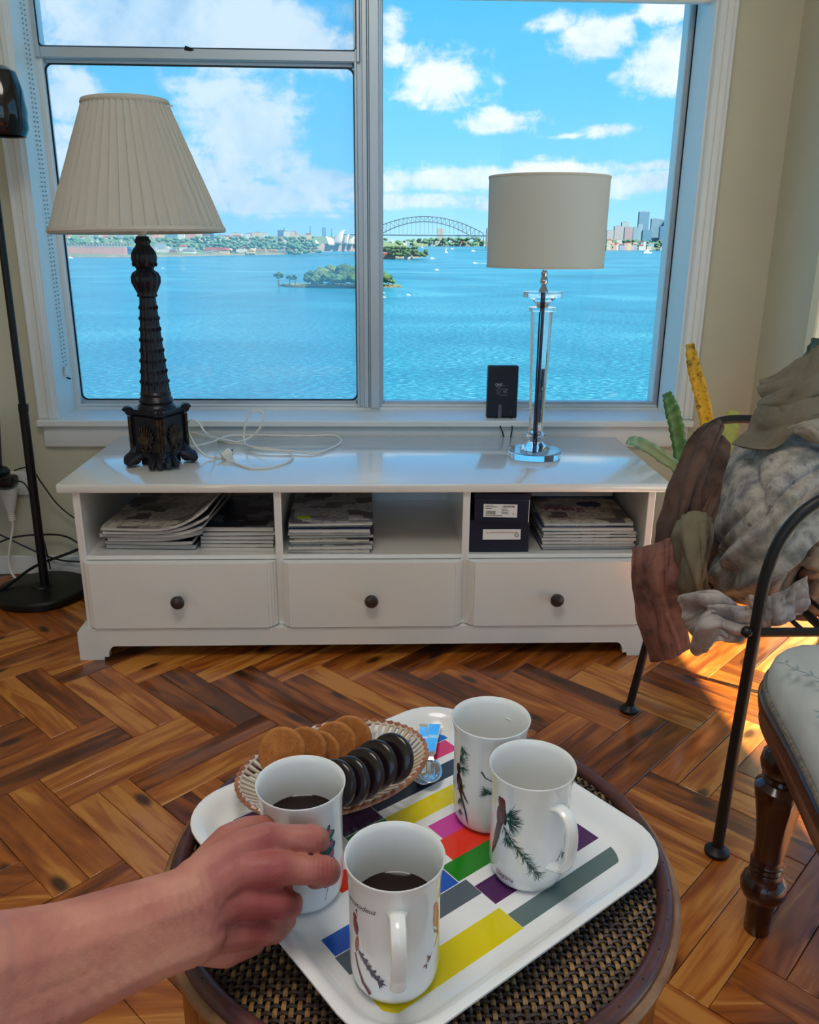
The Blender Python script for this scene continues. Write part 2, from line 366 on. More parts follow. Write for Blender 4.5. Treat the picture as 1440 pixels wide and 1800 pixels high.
# reveal of the side door beside the corner, a cream painted frame
g = G(); g.box(XW-.004,XW+.2,.255,.30,0,2.1, bev=.004); g.box(XW+.03,XW+.2,-1.75,.26,2.06,2.1); g.box(XW,XW+.2,-1.75,-1.71,0,2.1, bev=.004); d2 = struct('door_1', g, mat('cream_gloss', (236,226,196), .35))
g = G(); g.box(XW+.10,XW+.104,-1.71,.255,.02,2.06); wp(g.ob('pane', pane_clear, d2), d2)
g = G(); g.box(XW+.2,2.43,-2.6,1.2,2.42,2.6); g.box(XW+.2,2.75,-2.6,1.2,-.14,-.02); struct('added_slab_1', g, mat('slab_concrete', (196,186,168), .85, c2=(176,166,150), ns=7))  # unseen slabs, added to cut off the sun above and bounce it below
# ================================================================== WINDOW
w1 = bpy.data.objects.new('window_1', None); C.objects.link(w1); w1['kind'] = 'structure'; w1.location = (0, .66, .49)
def wo(name, g, m=white_paint, label=None): return wp(g.ob(name, m, None, label), w1)
ZT = 2.05
for sx in (-1, 1):
    g = G()   # casing on the wall face: moulded in two steps
    for x0, x1, y0 in ((.93,.985,YW-.012), (.933,.955,YW-.020), (.972,.985,YW-.018)):
        a, b = sorted((sx*x0, sx*x1)); g.box(a, b, y0, YW+.02, .496, ZT+.05, bev=.004)
    wo('casing', g)
    g = G(); a, b = sorted((sx*.925, sx*.955)); g.box(a, b, YW-.008, .775, .49, ZT); wo('jamb', g)
g = G(); g.box(-.985,.985,YW-.014,YW+.02,ZT,ZT+.06, bev=.004); g.box(-.955,.955,YW,.86,ZT-.03,ZT); wo('head', g)
# sill board and apron
g = G(); g.box(-.985,.985,.545,.86,.477,.497, bev=.003); wo('sill', g)
g = G(); g.box(-.975,.975,.563,YW,.412,.477, bev=.006, seg=2); wo('apron', g)
# left: two sliding sashes; right: one fixed pane
def frame(name, x0, x1, z0, z1, y0, y1, wl, wr, wb, wt, m=white_paint):
    for n, (a, b, c, d) in (('stile', (x0, x0+wl, z0, z1)), ('stile', (x1-wr, x1, z0, z1)), ('rail', (x0+wl, x1-wr, z0, z0+wb)), ('rail', (x0+wl, x1-wr, z1-wt, z1))):
        g = G(); g.box(a, b, y0, y1, c, d, bev=.003); wo(name+'_'+n, g, m)
frame('lower_sash', -.928, -.030, .503, 1.497, .738, .758, .018, .012, .022, .020, alu)
frame('upper_sash', -.945, -.022, 1.487, 2.02, .712, .732, .034, .012, .030, .03, alu)
g = G(); g.box(-.957,-.912,.722,.765,.497,2.02, bev=.003); wo('side_track', g)
g = G(); g.box(-.95,.95,.716,.80,.492,.505, bev=.002); g.box(-.95,.95,.726,.79,.505,.513, bev=.002); wo('bottom_track', g)
frame('fixed_frame', .030, .930, .508, 2.02, .728, .765, .012, .018, .014, .03, alu)
g = G(); g.box(.91,.957,.735,.79,.497,2.02, bev=.003); g.box(.925,.957,.715,.74,.497,2.02, bev=.003); wo('side_track', g)
g = G()
for x0, x1, y0 in ((-.040,.036,.722), (-.040,-.032,.714), (-.018,-.004,.708), (.002,.030,.704), (-.004,.002,.716)): g.box(x0, x1, y0, .775, .505, 2.02, bev=.0015)
wo('mullion', g, alu)
g = G(); g.box(-.912,-.040,.747,.750,.52,1.482); wo('pane', g, pane_hazy)
g = G(); g.box(-.915,-.030,.721,.724,1.51,1.995); wo('pane', g, pane_hazy)
g = G(); g.box(.040,.915,.745,.748,.52,1.995); wo('pane', g, pane_clear)
def rrect(x0, x1, z0, z1, r, y, n=6):
    P = []
    for cx, cz, a0 in ((x1-r,z1-r,0), (x0+r,z1-r,90), (x0+r,z0+r,180), (x1-r,z0+r,270)):
        for k in range(n+1): a = R(a0+90*k/n); P.append((cx+r*math.cos(a), y, cz+r*math.sin(a)))
    return P
g = G(); g.tube(rrect(-.911,-.0405,.524,1.478,.022,.742), .0034, 6, closed=True); wo('gasket', g, black_plastic, 'black rubber gasket')
g = G(); g.tube(rrect(-.912,-.034,1.516,1.99,.012,.716), .0028, 6, closed=True); wo('gasket', g, black_plastic, 'black rubber gasket')
# sash lock on the meeting rail
g = G(); g.box(-.030,.030,-.008,.008,0,.006, bev=.002); g.lathe([(.009,0),(.009,.012),(.006,.015)], 14); g.tube([(-.002,-.003,.013),(-.018,-.006,.016),(-.032,-.006,.019)], [.0065,.006,.0075], 8); g.box(.010,.026,-.006,.006,.004,.012, bev=.002)
o = g.ob('sash_lock', black_plastic, w1, 'black sash lock'); o.location = (-.478, .722-.66, 1.497-.49)
# bead chain of the blind along the left jamb
bc = thing('blind_chain', 'thin beaded blind chain looped down the left window jamb', 'chain', (-.918,.652,.60))
g = G(); zb = .645
pts = [Vector((-.9215,.645+.0,z)) for z in [2.0-.012*i for i in range(113)]] + [Vector((-.920, .652+.011*math.cos(a), .640-.012*math.sin(a))) for a in [math.pi-k*math.pi/5 for k in range(0,6)][::1]] + [Vector((-.9215,.668,z)) for z in [.645+.012*i for i in range(113)]]
for p in pts: g.sph(p, .0026, 1)
wp(g.ob('bead_strand', mat('chain_grey', (150,150,148), .4), None, None, kind='stuff'), bc)
g = G(); g.box(-.925,-.915,.645,.668,.612,.640, bev=.003); wp(g.ob('chain_tensioner', white_paint), bc)
g = G(); g.tube([(-.918,.652,.607),(-.905,.640,.606)], .003, 6); wp(g.ob('screw', black_metal), bc)
# roller blind over the right pane, pulled up so that only its bottom bar shows
rb = thing('roller_blind', 'white roller blind pulled up above the right window pane', 'blind', (.49,.62,1.625))
g = G(); g.box(.05,.93,.607,.633,1.6255,1.6345, bev=.003, M=None); wp(g.ob('bottom_bar', white_paint), rb)
g = G(); g.box(.06,.92,.619,.6205,1.634,2.0); wp(g.ob('blind_cloth', fabric('blind_cloth', (225,225,220), .3)), rb)
# ================================================================== HARBOUR OUTSIDE
random.seed(11)
ZW = -30.0
ONES = 'zeroth first second third fourth fifth sixth seventh eighth ninth tenth eleventh twelfth thirteenth fourteenth fifteenth sixteenth seventeenth eighteenth nineteenth'.split()
def nth(i): return ONES[i] if i < 20 else ({2:'twentieth',3:'thirtieth',4:'fortieth'}[i//10] if i % 10 == 0 else {2:'twenty',3:'thirty',4:'forty'}[i//10]+'-'+ONES[i % 10])
def water_mat():
    m = mat('harbour_water', (10,95,150), .28, ior=1.33, spec=.5); nt, p, L = nodes_of(m)
    tc = nd(nt, 'ShaderNodeTexCoord')
    mp = nd(nt, 'ShaderNodeMapping'); mp.inputs['Scale'].default_value = (.6,.8,1); mp.inputs['Rotation'].default_value = (0,0,.25); L(tc.outputs['Object'], mp.inputs[0])
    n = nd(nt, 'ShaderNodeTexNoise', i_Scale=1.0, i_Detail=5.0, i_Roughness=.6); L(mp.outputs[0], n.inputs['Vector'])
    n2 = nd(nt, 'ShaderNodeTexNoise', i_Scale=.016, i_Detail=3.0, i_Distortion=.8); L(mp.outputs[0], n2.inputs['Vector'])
    c = ramp(nt, mth(nt, 'MULTIPLY_ADD', n2.outputs[0], .30, mth(nt, 'MULTIPLY', n.outputs[0], .80)), [(.43, s2l((2,64,88))), (.53, s2l((6,84,110))), (.60, s2l((14,100,124))), (.70, s2l((72,130,144)))])  # light and dark of the ripples painted into the base colour
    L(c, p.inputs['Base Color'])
    b = nd(nt, 'ShaderNodeBump', i_Strength=.8, i_Distance=.5); L(n.outputs[0], b.inputs['Height']); L(b.outputs[0], p.inputs['Normal']); return m
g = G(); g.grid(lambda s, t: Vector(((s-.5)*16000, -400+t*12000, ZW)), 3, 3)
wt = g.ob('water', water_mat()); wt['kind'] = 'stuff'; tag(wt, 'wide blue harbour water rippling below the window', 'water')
def base(u, v): return onz(u, v, ZW)
def dep(P): return (Vector(P)-CAM).dot(_fw)
def solid(name, polys, m, parent=None, label=None):
    g = G()
    for poly, z0, z1 in polys: g.prism(poly, z0, z1)
    return g.ob(name, m, parent, label)
def blobs(g, c, rx, ry, rz, n, rnd, sub=1, size=.36):
    for i in range(n):
        a = rnd.uniform(0, 2*math.pi); e = rnd.uniform(-.35, 1); q = math.sqrt(max(0, 1-e*e))*rnd.uniform(.35,.95)
        k = size*rnd.uniform(.65,1.25)
        g.sph((c[0]+rx*q*math.cos(a), c[1]+ry*q*math.sin(a), c[2]+rz*e*.72), (rx*k, ry*k, rz*k*.9), sub, fn=lambda p: 1+.22*noise.noise(p*2.3+Vector((i*3.1,c[0],0))))
leafA = mat('tree_leaf_green', (58,92,44), .9, c2=(24,50,30), ns=.35, nd_=6, bump=.9, bs=.9, dist=1.2, lo=.38, hi=.6)
leafB = mat('tree_leaf_olive', (86,108,62), .9, c2=(44,70,40), ns=.4, nd_=6, bump=.9, bs=1.0, dist=1.2)
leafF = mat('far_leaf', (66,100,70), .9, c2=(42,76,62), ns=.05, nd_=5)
bark = mat('bark', (84,70,56), .9)
grass = mat('island_grass', (100,108,50), .9, c2=(80,92,42), ns=.2)
rockm = mat('sandstone_rock', (104,94,78), .9, c2=(70,64,54), ns=.5)
# ---- island
isl = thing('island', 'small wooded island of grass and rock in the mid harbour', 'island', tuple(base(588,503)))
D0 = dep(base(588,506)); px = D0/F
cI = base(590,505); hw = 106*px
def isl_poly(k, jit=.0):
    P = []
    for i in range(40):
        a = 2*math.pi*i/40; rr = 1+.10*math.sin(3*a+1)+.05*math.sin(7*a)
        P.append((cI.x+hw*k*rr*math.cos(a)*1.0, cI.y+8+hw*.42*k*rr*math.sin(a)))
    return P
wp(solid('rock_shore', [(isl_poly(1.0), ZW-1, ZW+.8)], rockm), isl); wp(solid('lawn', [(isl_poly(.95), ZW+.3, ZW+1.5)], grass), isl)
def tree(u, vb, vt, w, name, label, group, m, y_off=0, seed=0, dens=26, slim=False, trunk=.3):
    rnd = random.Random(seed); d = D0 + y_off
    b = ond(u, vb, d); t = ond(u, vt, d); h = t.z-b.z; rx = w*d/F/2
    th = thing(name, label, 'tree', tuple(b), 0, group); g = G()
    blobs(g, (0,0,h*(.5+trunk*.5)), rx*.8, rx*.8, h*(1-trunk)*.52, dens, rnd, 2 if w > 30 else 1, .40)
    g.ob('crown', m, th, ang=80)
    g = G()
    for k in range(3 if slim else 2): g.tube([(0.15*k,0,-.5),(rnd.uniform(-.3,.3)*rx*.4,0,h*.3),(rnd.uniform(-.5,.5)*rx,0,h*.62)], [.05*rx+.12,.04*rx+.1,.05], 6)
    g.ob('trunk', bark, th)
tree(490,505,477,20,'island_tree','lone round-headed tree at the left tip of the island',None,leafA,0,1,18,True,.45)
tree(509,502,483,13,'island_tree','leaning low tree second from left tip of the island',None,leafA,4,2,12,True,.4)
tree(519,502,482,13,'island_tree','small tree third from left tip, before the island wood',None,leafA,4,3,12,True,.35)
for i, (u, vt, w) in enumerate([(548,476,34),(566,470,38),(585,467,44),(606,466,46),(628,468,46),(648,471,44),(668,477,36),(682,483,26),(557,484,30),(578,480,40),(600,482,44),(625,482,44)]):
    tree(u, 505, vt, w, 'island_tree', ('%s from left of the trees in the dense island wood, %s' % (nth(1+sorted([548,566,585,606,628,648,668,682,557,578,600,625]).index(u)), 'olive' if i in (1,2,8) else 'dark green')), 'trees of the island wood', leafB if i in (1,2,8) else leafA, 8+6*(i % 3) if i < 8 else -2, 20+i, 30, False, .12)
# ---- far shores
land_m = mat('far_land', (62,88,60), .95, c2=(84,96,70), ns=.02, nd_=6)
quay_m = mat('quay_stone', (124,114,100), .9, c2=(104,96,86), ns=.1)
def shore(name, label, pts, depth_m, rise, vb=None):
    """pts: waterline pixels left to right; land behind them rises gently"""
    B = [base(u, v) for u, v in pts]; n = len(B); th = thing(name, label, 'shore', tuple(B[n//2]))
    g = G(); g.grid(lambda s, t: (lambda P: Vector((P.x*(1+t*depth_m/max(P.y,1)), P.y+t*depth_m, ZW+2.5+rise*t**.8+ (rise*.25*noise.noise(Vector((P.x*.006, t*4, 1))) if t > .1 else 0))))(cspl(B, s)), 40, 14)
    wp(g.ob('hillside', land_m), th)
    g = G(); g.grid(lambda s, t: cspl(B, s)+Vector((0,0,-1+t*3.6)), 40, 2); wp(g.ob('sea_wall', quay_m), th); return th
shL = shore('harbour_shore', 'low built-up shore across the harbour behind the left pane', [(60,452),(240,452),(400,449),(500,447),(565,443),(600,441),(640,440)], 1500, 44)
shM = shore('harbour_headland', 'wooded headland with white wall right of window mullion', [(625,450),(672,453),(700,454),(735,453),(752,450)], 140, 6)
shF = shore('harbour_shore', 'hazy far shore beneath the bridge', [(630,436),(720,433),(800,433),(850,433),(880,434)], 700, 26)
shR = shore('harbour_shore', 'steep city shore behind the right window edge', [(1000,441),(1075,440),(1120,440),(1175,440),(1230,441)], 600, 40)
def belt(name, label, items, m, seed, thick=14, sub=1):
    g = G(); rnd = random.Random(seed); c0 = None
    for u0, u1, vt, vb, d, n in items:
        for i in range(n):
            u = rnd.uniform(u0, u1); v = rnd.uniform(vt, vb); dd = d if d else (dep(base(u, 440.4))+50 if u > 1000 else dep(base(u, 433.2))+60); P = ond(u, v, dd+rnd.uniform(-30,60)); d_ = dd; r = rnd.uniform(2.2,4.2)*d_/F
            c0 = c0 or P.copy(); g.sph(P, (r*1.2, r*1.2, r*.8), sub, fn=lambda p: 1+.3*noise.noise(p*2+P*.1))
    o = g.ob(name, m, None, ang=80); o['kind'] = 'stuff'; tag(o, label, 'trees'); return o
belt('tree_belt', 'green belt of trees on the hill across the harbour at left', [(90,560,417,430,2100,240),(400,560,426,437,1900,80),(90,330,424,432,1950,60),(225,560,429,437,1720,170)], leafF, 3)
belt('tree_belt', 'dense dark trees covering the headland right of mullion', [(668,735,434,445,1480,90),(690,750,440,449,1470,60),(725,750,444,450,1465,20)], leafA, 4)
belt('tree_belt', 'hazy trees on the far shore under the bridge arch', [(780,850,418,430,0,60),(670,780,420,430,0,40)], leafF, 5)
belt('tree_belt', 'trees along the waterside below the city towers', [(1060,1180,423,434,0,110)], leafF, 6)
belt('tree_belt', 'trees standing before the white shell roofs', [(505,565,438,446,1850,26),(600,640,428,441,1950,26)], leafF, 8)
# ---- buildings
def quay_d(u):
    P = [(60,452),(240,452),(400,449),(500,447),(565,443),(600,441),(640,440)]
    for (a, va), (b, vb) in zip(P, P[1:]):
        if a <= u <= b: return dep(base(u, va+(vb-va)*(u-a)/(b-a)))
    return 1700
hz = {}
def bm_(c, win=True):
    k = (c, win)
    if k in hz: return hz[k]
    c = tuple(int(x*.72) for x in c); m = mat('facade_%d_%d_%d_%d' % (*c, win), c, .7)
    if win:
        nt, p, L = nodes_of(m); tc = nd(nt, 'ShaderNodeTexCoord'); br = nd(nt, 'ShaderNodeTexBrick', offset=0.0)
        sp = nd(nt, 'ShaderNodeSeparateXYZ'); L(tc.outputs['Object'], sp.inputs[0]); cb = nd(nt, 'ShaderNodeCombineXYZ'); L(mth(nt, 'ADD', sp.outputs[0], sp.outputs[1]), cb.inputs[0]); L(sp.outputs[2], cb.inputs[1]); L(cb.outputs[0], br.inputs[0])
        lc = s2l(c); dk = tuple(x*.5+.02 for x in lc); br.inputs['Scale'].default_value = 1; br.inputs['Brick Width'].default_value = 4; br.inputs['Row Height'].default_value = 4; br.inputs['Mortar Size'].default_value = 1.1
        br.inputs['Color1'].default_value = (*dk,1); br.inputs['Color2'].default_value = (*[x*1.2 for x in dk],1); br.inputs['Mortar'].default_value = (*lc,1); L(br.outputs[0], p.inputs['Base Color'])
    hz[k] = m; return m
roof_m = mat('terracotta_roof', (150,70,52), .8, c2=(134,62,46), ns=.1); grey_roof = mat('grey_roof', (108,112,120), .7); blue_roof = mat('blue_shed', (34,80,130), .7)
def building(u0, u1, vt, vb, d, c, label, group=None, roof=None, win=True, deep=18, name='building', cat='building'):
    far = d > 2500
    if u0 > 1050: d = dep(base((u0+u1)/2, 440.4))+(15 if d < 2745 else 110+(d-2800)*.8)
    elif 640 < u0 < 900 and 3600 <= d < 4000: d = dep(base((u0+u1)/2, 433.2))+40+(d-3600)*.3
    if far: c = tuple(int(x*.80+y*.30) for x, y in zip(c, (96,136,166)))  # distance haze mixed into the colour of far facades
    if 1590 <= d <= 1810 and u1 < 600: d = quay_d((u0+u1)/2)+10+(d-1600)*.4
    b = ond((u0+u1)/2, vb, d); a = ond(u0, vb, d); e = ond(u1, vb, d); t = ond((u0+u1)/2, vt, d)
    hw = (e.x-a.x)/2; h = t.z-b.z; fd = min(30, b.z-ZW-.5); th = thing(name, label, cat, (b.x, b.y, b.z-fd), 0, group); g = G(); h += fd-6
    hr = (h-fd+6)*.35 if roof else 0
    g.box(-hw, hw, 0, deep, 0, 6+h-hr); g.ob('walls', bm_(c, win), th)
    g = G()
    if roof:
        g.prism([(-hw-.6,0),(hw+.6,0),(hw*.7,hr),(-hw*.7,hr)], -deep-.6, .6, M=Matrix.Translation((0,0,6+h-hr)) @ Matrix.Rotation(R(90), 4, 'X')); g.ob('roof', roof, th)
    else:
        g.box(-hw*.98, hw*.98, .4, deep-.4, 6+h, 6+h+.8); g.box(-hw*.35, hw*.2, 3, deep-4, 6+h+.8, 6+h+2.6); g.ob('roof', grey_roof, th)
    return th
WH, CR, PK, GB, SB, BL, BR = (226,226,222), (226,206,168), (226,168,152), (150,176,196), (110,160,196), (58,104,150), (176,140,116)
wharf = building(112,219,434.5,450,1650,PK,'long pink wharf building with pale roof at far left waterline',win=True,deep=30)
g = G(); hwid = 107*(quay_d(165)+30)/F/2
for i in range(22): g.box(-hwid+2+i*5.3, -hwid+5+i*5.3, -.5, .2, 6+12, 6+15)
g.ob('window_row', mat('dark_glass', (90,70,80), .3), wharf, kind='stuff')
building(219,232,434,447,1640,BL,'blue waterside shed at the right end of pink wharf',roof=blue_roof,win=False)
building(358,402,435,449,1650,CR,'cream quay building with long red hipped roof',roof=roof_m)
building(410,447,436,449,1660,CR,'cream flat quay building right of the red hipped roof',roof=mat('tan_roof', (156,134,96), .8))
building(452,487,436,449,1660,BR,'brown and cream quay terrace left of red-roofed row',roof=mat('tan_roof', (156,134,96), .8))
building(490,520,437,449,1650,BR,'red-roofed waterside terrace left of the white boathouse',roof=roof_m)
building(527,556,436,449,1660,CR,'pale waterside house under red roof before the white shells',roof=roof_m)
building(559,579,443,451,1600,WH,'white boathouse at the quay below white shell roofs',roof=grey_roof,win=False)
building(672,695,444,454.5,1470,BR,'red-roofed brick boathouse beside window mullion',roof=roof_m)
building(711,725,447,453.5,1465,WH,'small white pavilion at the headland waterline',roof=mat('pale_roof', (156,150,142), .8), win=False)
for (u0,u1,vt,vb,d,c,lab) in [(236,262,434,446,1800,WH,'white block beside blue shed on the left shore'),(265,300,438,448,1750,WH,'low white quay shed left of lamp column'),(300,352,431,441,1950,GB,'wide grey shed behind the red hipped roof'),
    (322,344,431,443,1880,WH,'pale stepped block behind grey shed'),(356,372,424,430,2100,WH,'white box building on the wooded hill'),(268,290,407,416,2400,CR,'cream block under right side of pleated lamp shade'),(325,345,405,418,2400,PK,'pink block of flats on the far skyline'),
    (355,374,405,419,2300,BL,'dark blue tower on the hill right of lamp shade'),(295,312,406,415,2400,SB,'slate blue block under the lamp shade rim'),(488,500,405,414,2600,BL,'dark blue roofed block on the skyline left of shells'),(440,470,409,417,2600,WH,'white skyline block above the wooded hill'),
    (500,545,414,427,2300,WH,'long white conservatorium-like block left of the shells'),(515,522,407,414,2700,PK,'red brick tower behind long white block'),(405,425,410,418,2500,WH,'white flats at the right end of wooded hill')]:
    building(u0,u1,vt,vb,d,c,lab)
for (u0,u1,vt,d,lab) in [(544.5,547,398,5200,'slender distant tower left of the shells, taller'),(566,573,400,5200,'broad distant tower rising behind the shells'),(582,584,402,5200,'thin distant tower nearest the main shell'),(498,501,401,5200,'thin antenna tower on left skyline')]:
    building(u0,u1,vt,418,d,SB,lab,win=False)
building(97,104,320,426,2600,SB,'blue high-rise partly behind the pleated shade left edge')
def cname(c): return {WH:'white',CR:'cream',PK:'pink',GB:'slate',BR:'brown'}.get(c, 'pale')
def row(seed, n, u0, u1, vf, w, h, d, cols, roofs, where, group):
    """many small houses, told apart by their order from the left"""
    rnd = random.Random(seed); us = sorted(rnd.uniform(u0, u1) for _ in range(n))
    for i, u in enumerate(us):
        c = rnd.choice(cols); rf = rnd.choice(roofs); v = rnd.uniform(*vf); ww = rnd.uniform(*w); hh = rnd.uniform(*h)
        building(u, u+ww, v-hh, v, rnd.uniform(*d), c, '%s from left of the houses %s, %s with %s roof' % (nth(i+1), where, cname(c), 'red' if rf is roof_m else ('grey' if rf else 'flat')), group, roof=rf, deep=10, win=False, name='house', cat='house')
row(5, 46, 110, 545, (411,423), (5,14), (3,6.5), (2150,2350), [WH,WH,CR,GB,PK], [None,None,roof_m], 'on the far left hill', 'houses on the left hill')
row(9, 22, 240, 555, (439,443.5), (10,22), (6,10), (1780,1810), [WH,WH,CR,GB], [None,roof_m,grey_roof], 'behind the left quay', 'houses behind the left quay')
row(6, 20, 236, 560, (447,449), (10,22), (7,12), (1640,1700), [WH,WH,CR,BR], [None,roof_m,grey_roof], 'along the far left quay', 'houses on the left quay')
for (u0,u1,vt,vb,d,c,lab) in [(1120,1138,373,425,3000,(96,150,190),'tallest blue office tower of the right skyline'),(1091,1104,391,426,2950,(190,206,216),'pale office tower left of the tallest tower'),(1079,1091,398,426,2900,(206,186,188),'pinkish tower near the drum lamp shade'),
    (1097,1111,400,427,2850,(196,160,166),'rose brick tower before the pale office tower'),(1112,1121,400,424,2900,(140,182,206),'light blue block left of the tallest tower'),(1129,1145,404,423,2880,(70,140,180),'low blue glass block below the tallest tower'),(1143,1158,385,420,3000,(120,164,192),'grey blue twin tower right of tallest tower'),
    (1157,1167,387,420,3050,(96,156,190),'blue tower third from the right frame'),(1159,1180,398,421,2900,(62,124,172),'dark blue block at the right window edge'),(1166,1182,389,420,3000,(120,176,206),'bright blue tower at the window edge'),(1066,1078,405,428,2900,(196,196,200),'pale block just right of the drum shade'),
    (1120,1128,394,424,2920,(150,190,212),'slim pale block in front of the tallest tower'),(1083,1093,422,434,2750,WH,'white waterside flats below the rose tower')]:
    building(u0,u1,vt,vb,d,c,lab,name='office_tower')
row(7, 24, 1062, 1182, (424,437), (4,10), (3,6), (2680,2720), [WH,CR,PK,GB], [None,roof_m], 'on the city shore slope', 'houses on the city shore')
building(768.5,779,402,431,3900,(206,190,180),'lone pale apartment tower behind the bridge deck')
building(800,822,424,430,3700,(196,150,130),'low red-roofed building on the shore under the bridge',roof=roof_m)
row(8, 12, 672, 850, (422,432), (4,9), (2.5,3.5), (3700,3750), [WH,CR,GB], [None], 'beneath the bridge', 'houses beneath the bridge')
# ---- white shell roofs
oh = thing('shell_roof_hall', 'white concert hall with pointed shell roofs on the far point', 'building', tuple(base(595,440)))
shm = mat('shell_tile', (156,154,148), .45)
DO = 1900
def shell(ub, uf, vp, vbse, half, up=None):
    """pointed vault: ridge rises from the back foot ub to the peak at uf"""
    B = ond(ub, vbse, DO); Fp = ond(uf, vp, DO); h = Fp.z-B.z; L_ = Fp.x-B.x; w = half*DO/F
    g = G()
    def f(s, t):
        # s along from back (0) to front (1), t across -1..1
        a = (t-.5)*2; rid = math.sin(s*math.pi/2)**.8; z = h*rid*(1-abs(a)**1.7); x = L_*(s*(1-.25*abs(a)) + .0)
        return Vector((B.x+x, B.y+a*w*(.25+.75*rid), B.z+z))
    g.grid(f, 14, 13); o = wp(g.ob('shell', shm, ang=60), oh)
    sm = o.modifiers.new('thick', 'SOLIDIFY'); sm.thickness = 2.0
for a in ((562,554,421.5,431,9),(598,571,415.5,431,12),(582,607,404,430,14),(600,615,411,430,12),(607,625,416,430,11),(616,634,419,430,9),(592,600,409,430,10)): shell(*a)
for a, b, c_, d_ in ((556,640,431,440),(566,630,428.5,432)):
    P = ond(a, d_, DO); Q = ond(b, c_, DO); g = G(); g.box(P.x, Q.x, P.y-6, P.y+40, P.z-2, Q.z); wp(g.ob('podium', mat('podium_stone', (176,148,136), .8, c2=(160,132,122), ns=.05)), oh)
# ---- arch bridge
BD = 3300
br = thing('arch_bridge', 'steel arch bridge with hangers spanning the far harbour', 'bridge', tuple(ond(748,436,BD)))
steel = mat('bridge_steel', (50,76,92), .7)
def bp(u, v, off=0): return ond(u, v, BD+off)
uc, hs = 746.0, 104.0
def vt_(u): return 380.5+29.5*((u-uc)/hs)**2
def vb_(u): return 389.5+41*(abs(u-uc)/hs)**2.0
for off in (0, 45):
    N = 28; us = [uc-hs+2*hs*i/N for i in range(N+1)]
    g = G(); g.tube([bp(u, vt_(u), off) for u in us], 1.7, 4); wp(g.ob('top_chord', steel), br)
    g = G(); g.tube([bp(u, vb_(u), off) for u in us], 1.9, 4); wp(g.ob('bottom_chord', steel), br)
    g = G()
    for i, u in enumerate(us):
        g.tube([bp(u, vt_(u), off), bp(u, vb_(u), off)], 1.0, 4)
        if i < N: a, b = (us[i], us[i+1]) if u < uc else (us[i+1], us[i]); g.tube([bp(b, vb_(b), off), bp(a, vt_(a), off)], .9, 4)
    wp(g.ob('web_members', steel, kind='stuff'), br)
    g = G()
    for u in us[4:-4]:
        if vb_(u) < 410: g.tube([bp(u, vb_(u), off), bp(u, 411.5, off)], .55, 4)
    wp(g.ob('hangers', steel, kind='stuff'), br)
P, Q = bp(600, 411.5), bp(905, 413.5)
g = G(); g.box(P.x, Q.x, P.y-4, P.y+49, P.z-4, P.z); wp(g.ob('deck', steel), br)
for u in (640, 858):
    for off in (-6, 50):
        P = bp(u, 437, off); T = bp(u, 401, off); g = G(); g.box(P.x-9, P.x+9, P.y-8, P.y+8, P.z, T.z-4, bev=1); g.box(P.x-7.5, P.x+7.5, P.y-7, P.y+7, T.z-4, T.z, bev=1); wp(g.ob('pylon', mat('granite_pylon', (128,120,120), .85), ang=30), br)
g = G()
for u in (866,874,882,890,898): P = bp(u, 436); g.box(P.x-2, P.x+2, P.y, P.y+40, P.z, bp(u,413).z)
wp(g.ob('approach_piers', mat('granite_pylon', (128,120,120), .85)), br)
# cranes at the wharf
for u, lab in ((163,'white harbour crane left beyond the pink wharf'),(172,'white harbour crane right beyond the pink wharf'),(214,'small white crane mast further right of the wharf')):
    P = ond(u, 430, 1900); th = thing('harbour_crane', lab, 'crane', tuple(P)); g = G(); g.tube([(0,0,-6),(0,0,12)], .7, 5); g.ob('mast', mat('crane_white', (164,170,172), .6), th)
    g = G(); g.tube([(0,0,8),(-6 if u < 170 else 6,0,20)], .5, 5); g.box(-2,2,-2,2,5,8); g.ob('jib', mat('crane_white', (164,170,172), .6), th)
# ---- boats and wakes
hull = mat('boat_hull', (190,190,188), .4); foam = mat('wake_foam', (176,184,186), .8)
def boat(u, v, w, lab, sail=False, wake=0, wd=1, ferry=False):
    B = base(u, v); k = dep(B)/F; L_ = w*k; th = thing('sailing_boat' if sail else ('ferry' if ferry else 'motor_boat'), lab, 'boat', tuple(B)); g = G()
    n = 10; prof = [(-.5,.10),(-.45,.15),(0,.17),(.3,.12),(.5,.0)]
    poly = [(L_*x, L_*y) for x, y in prof]+[(L_*x, -L_*y) for x, y in prof[-2::-1]]
    g.prism(poly, -.1*L_, .10*L_); g.ob('hull', hull, th)
    g = G(); g.box(-.3*L_, .2*L_, -.1*L_, .1*L_, .10*L_, .24*L_, bev=.02*L_); (g.box(-.2*L_, .1*L_, -.08*L_, .08*L_, .24*L_, .36*L_, bev=.02*L_) if ferry else None); g.ob('cabin', hull, th)
    if sail:
        g = G(); g.tube([(0,0,0),(0,0,1.7*L_)], .02*L_, 5); g.ob('mast', hull, th)
        g = G(); g.add([(.02*L_,0,.2*L_),(.02*L_,0,1.65*L_),(-.45*L_,.05*L_,.22*L_),(.02*L_,.02*L_,.2*L_)], [(0,1,2),(3,2,1)]); g.ob('sail', hull, th)
    if wake:
        g = G(); s = 1 if wd > 0 else -1; g.prism([(0,-.5*k),(s*wake*k*.5,-3.2*k),(s*wake*k,-2*k),(s*wake*k,3*k),(s*wake*k*.4,2.4*k),(0,.6*k)], .02, .12); g.ob('wake', foam, th, 'white foam wake')
boat(835,463,8,'motor boat with white wake left of the drum shade',wake=40)
boat(832,442,9,'motor boat near the bridge foot trailing foam',wake=30)
boat(785,444,6,'sailing boat on the water below the lone tower',sail=True)
boat(795,438,6,'white motor boat just right of the sailing boat')
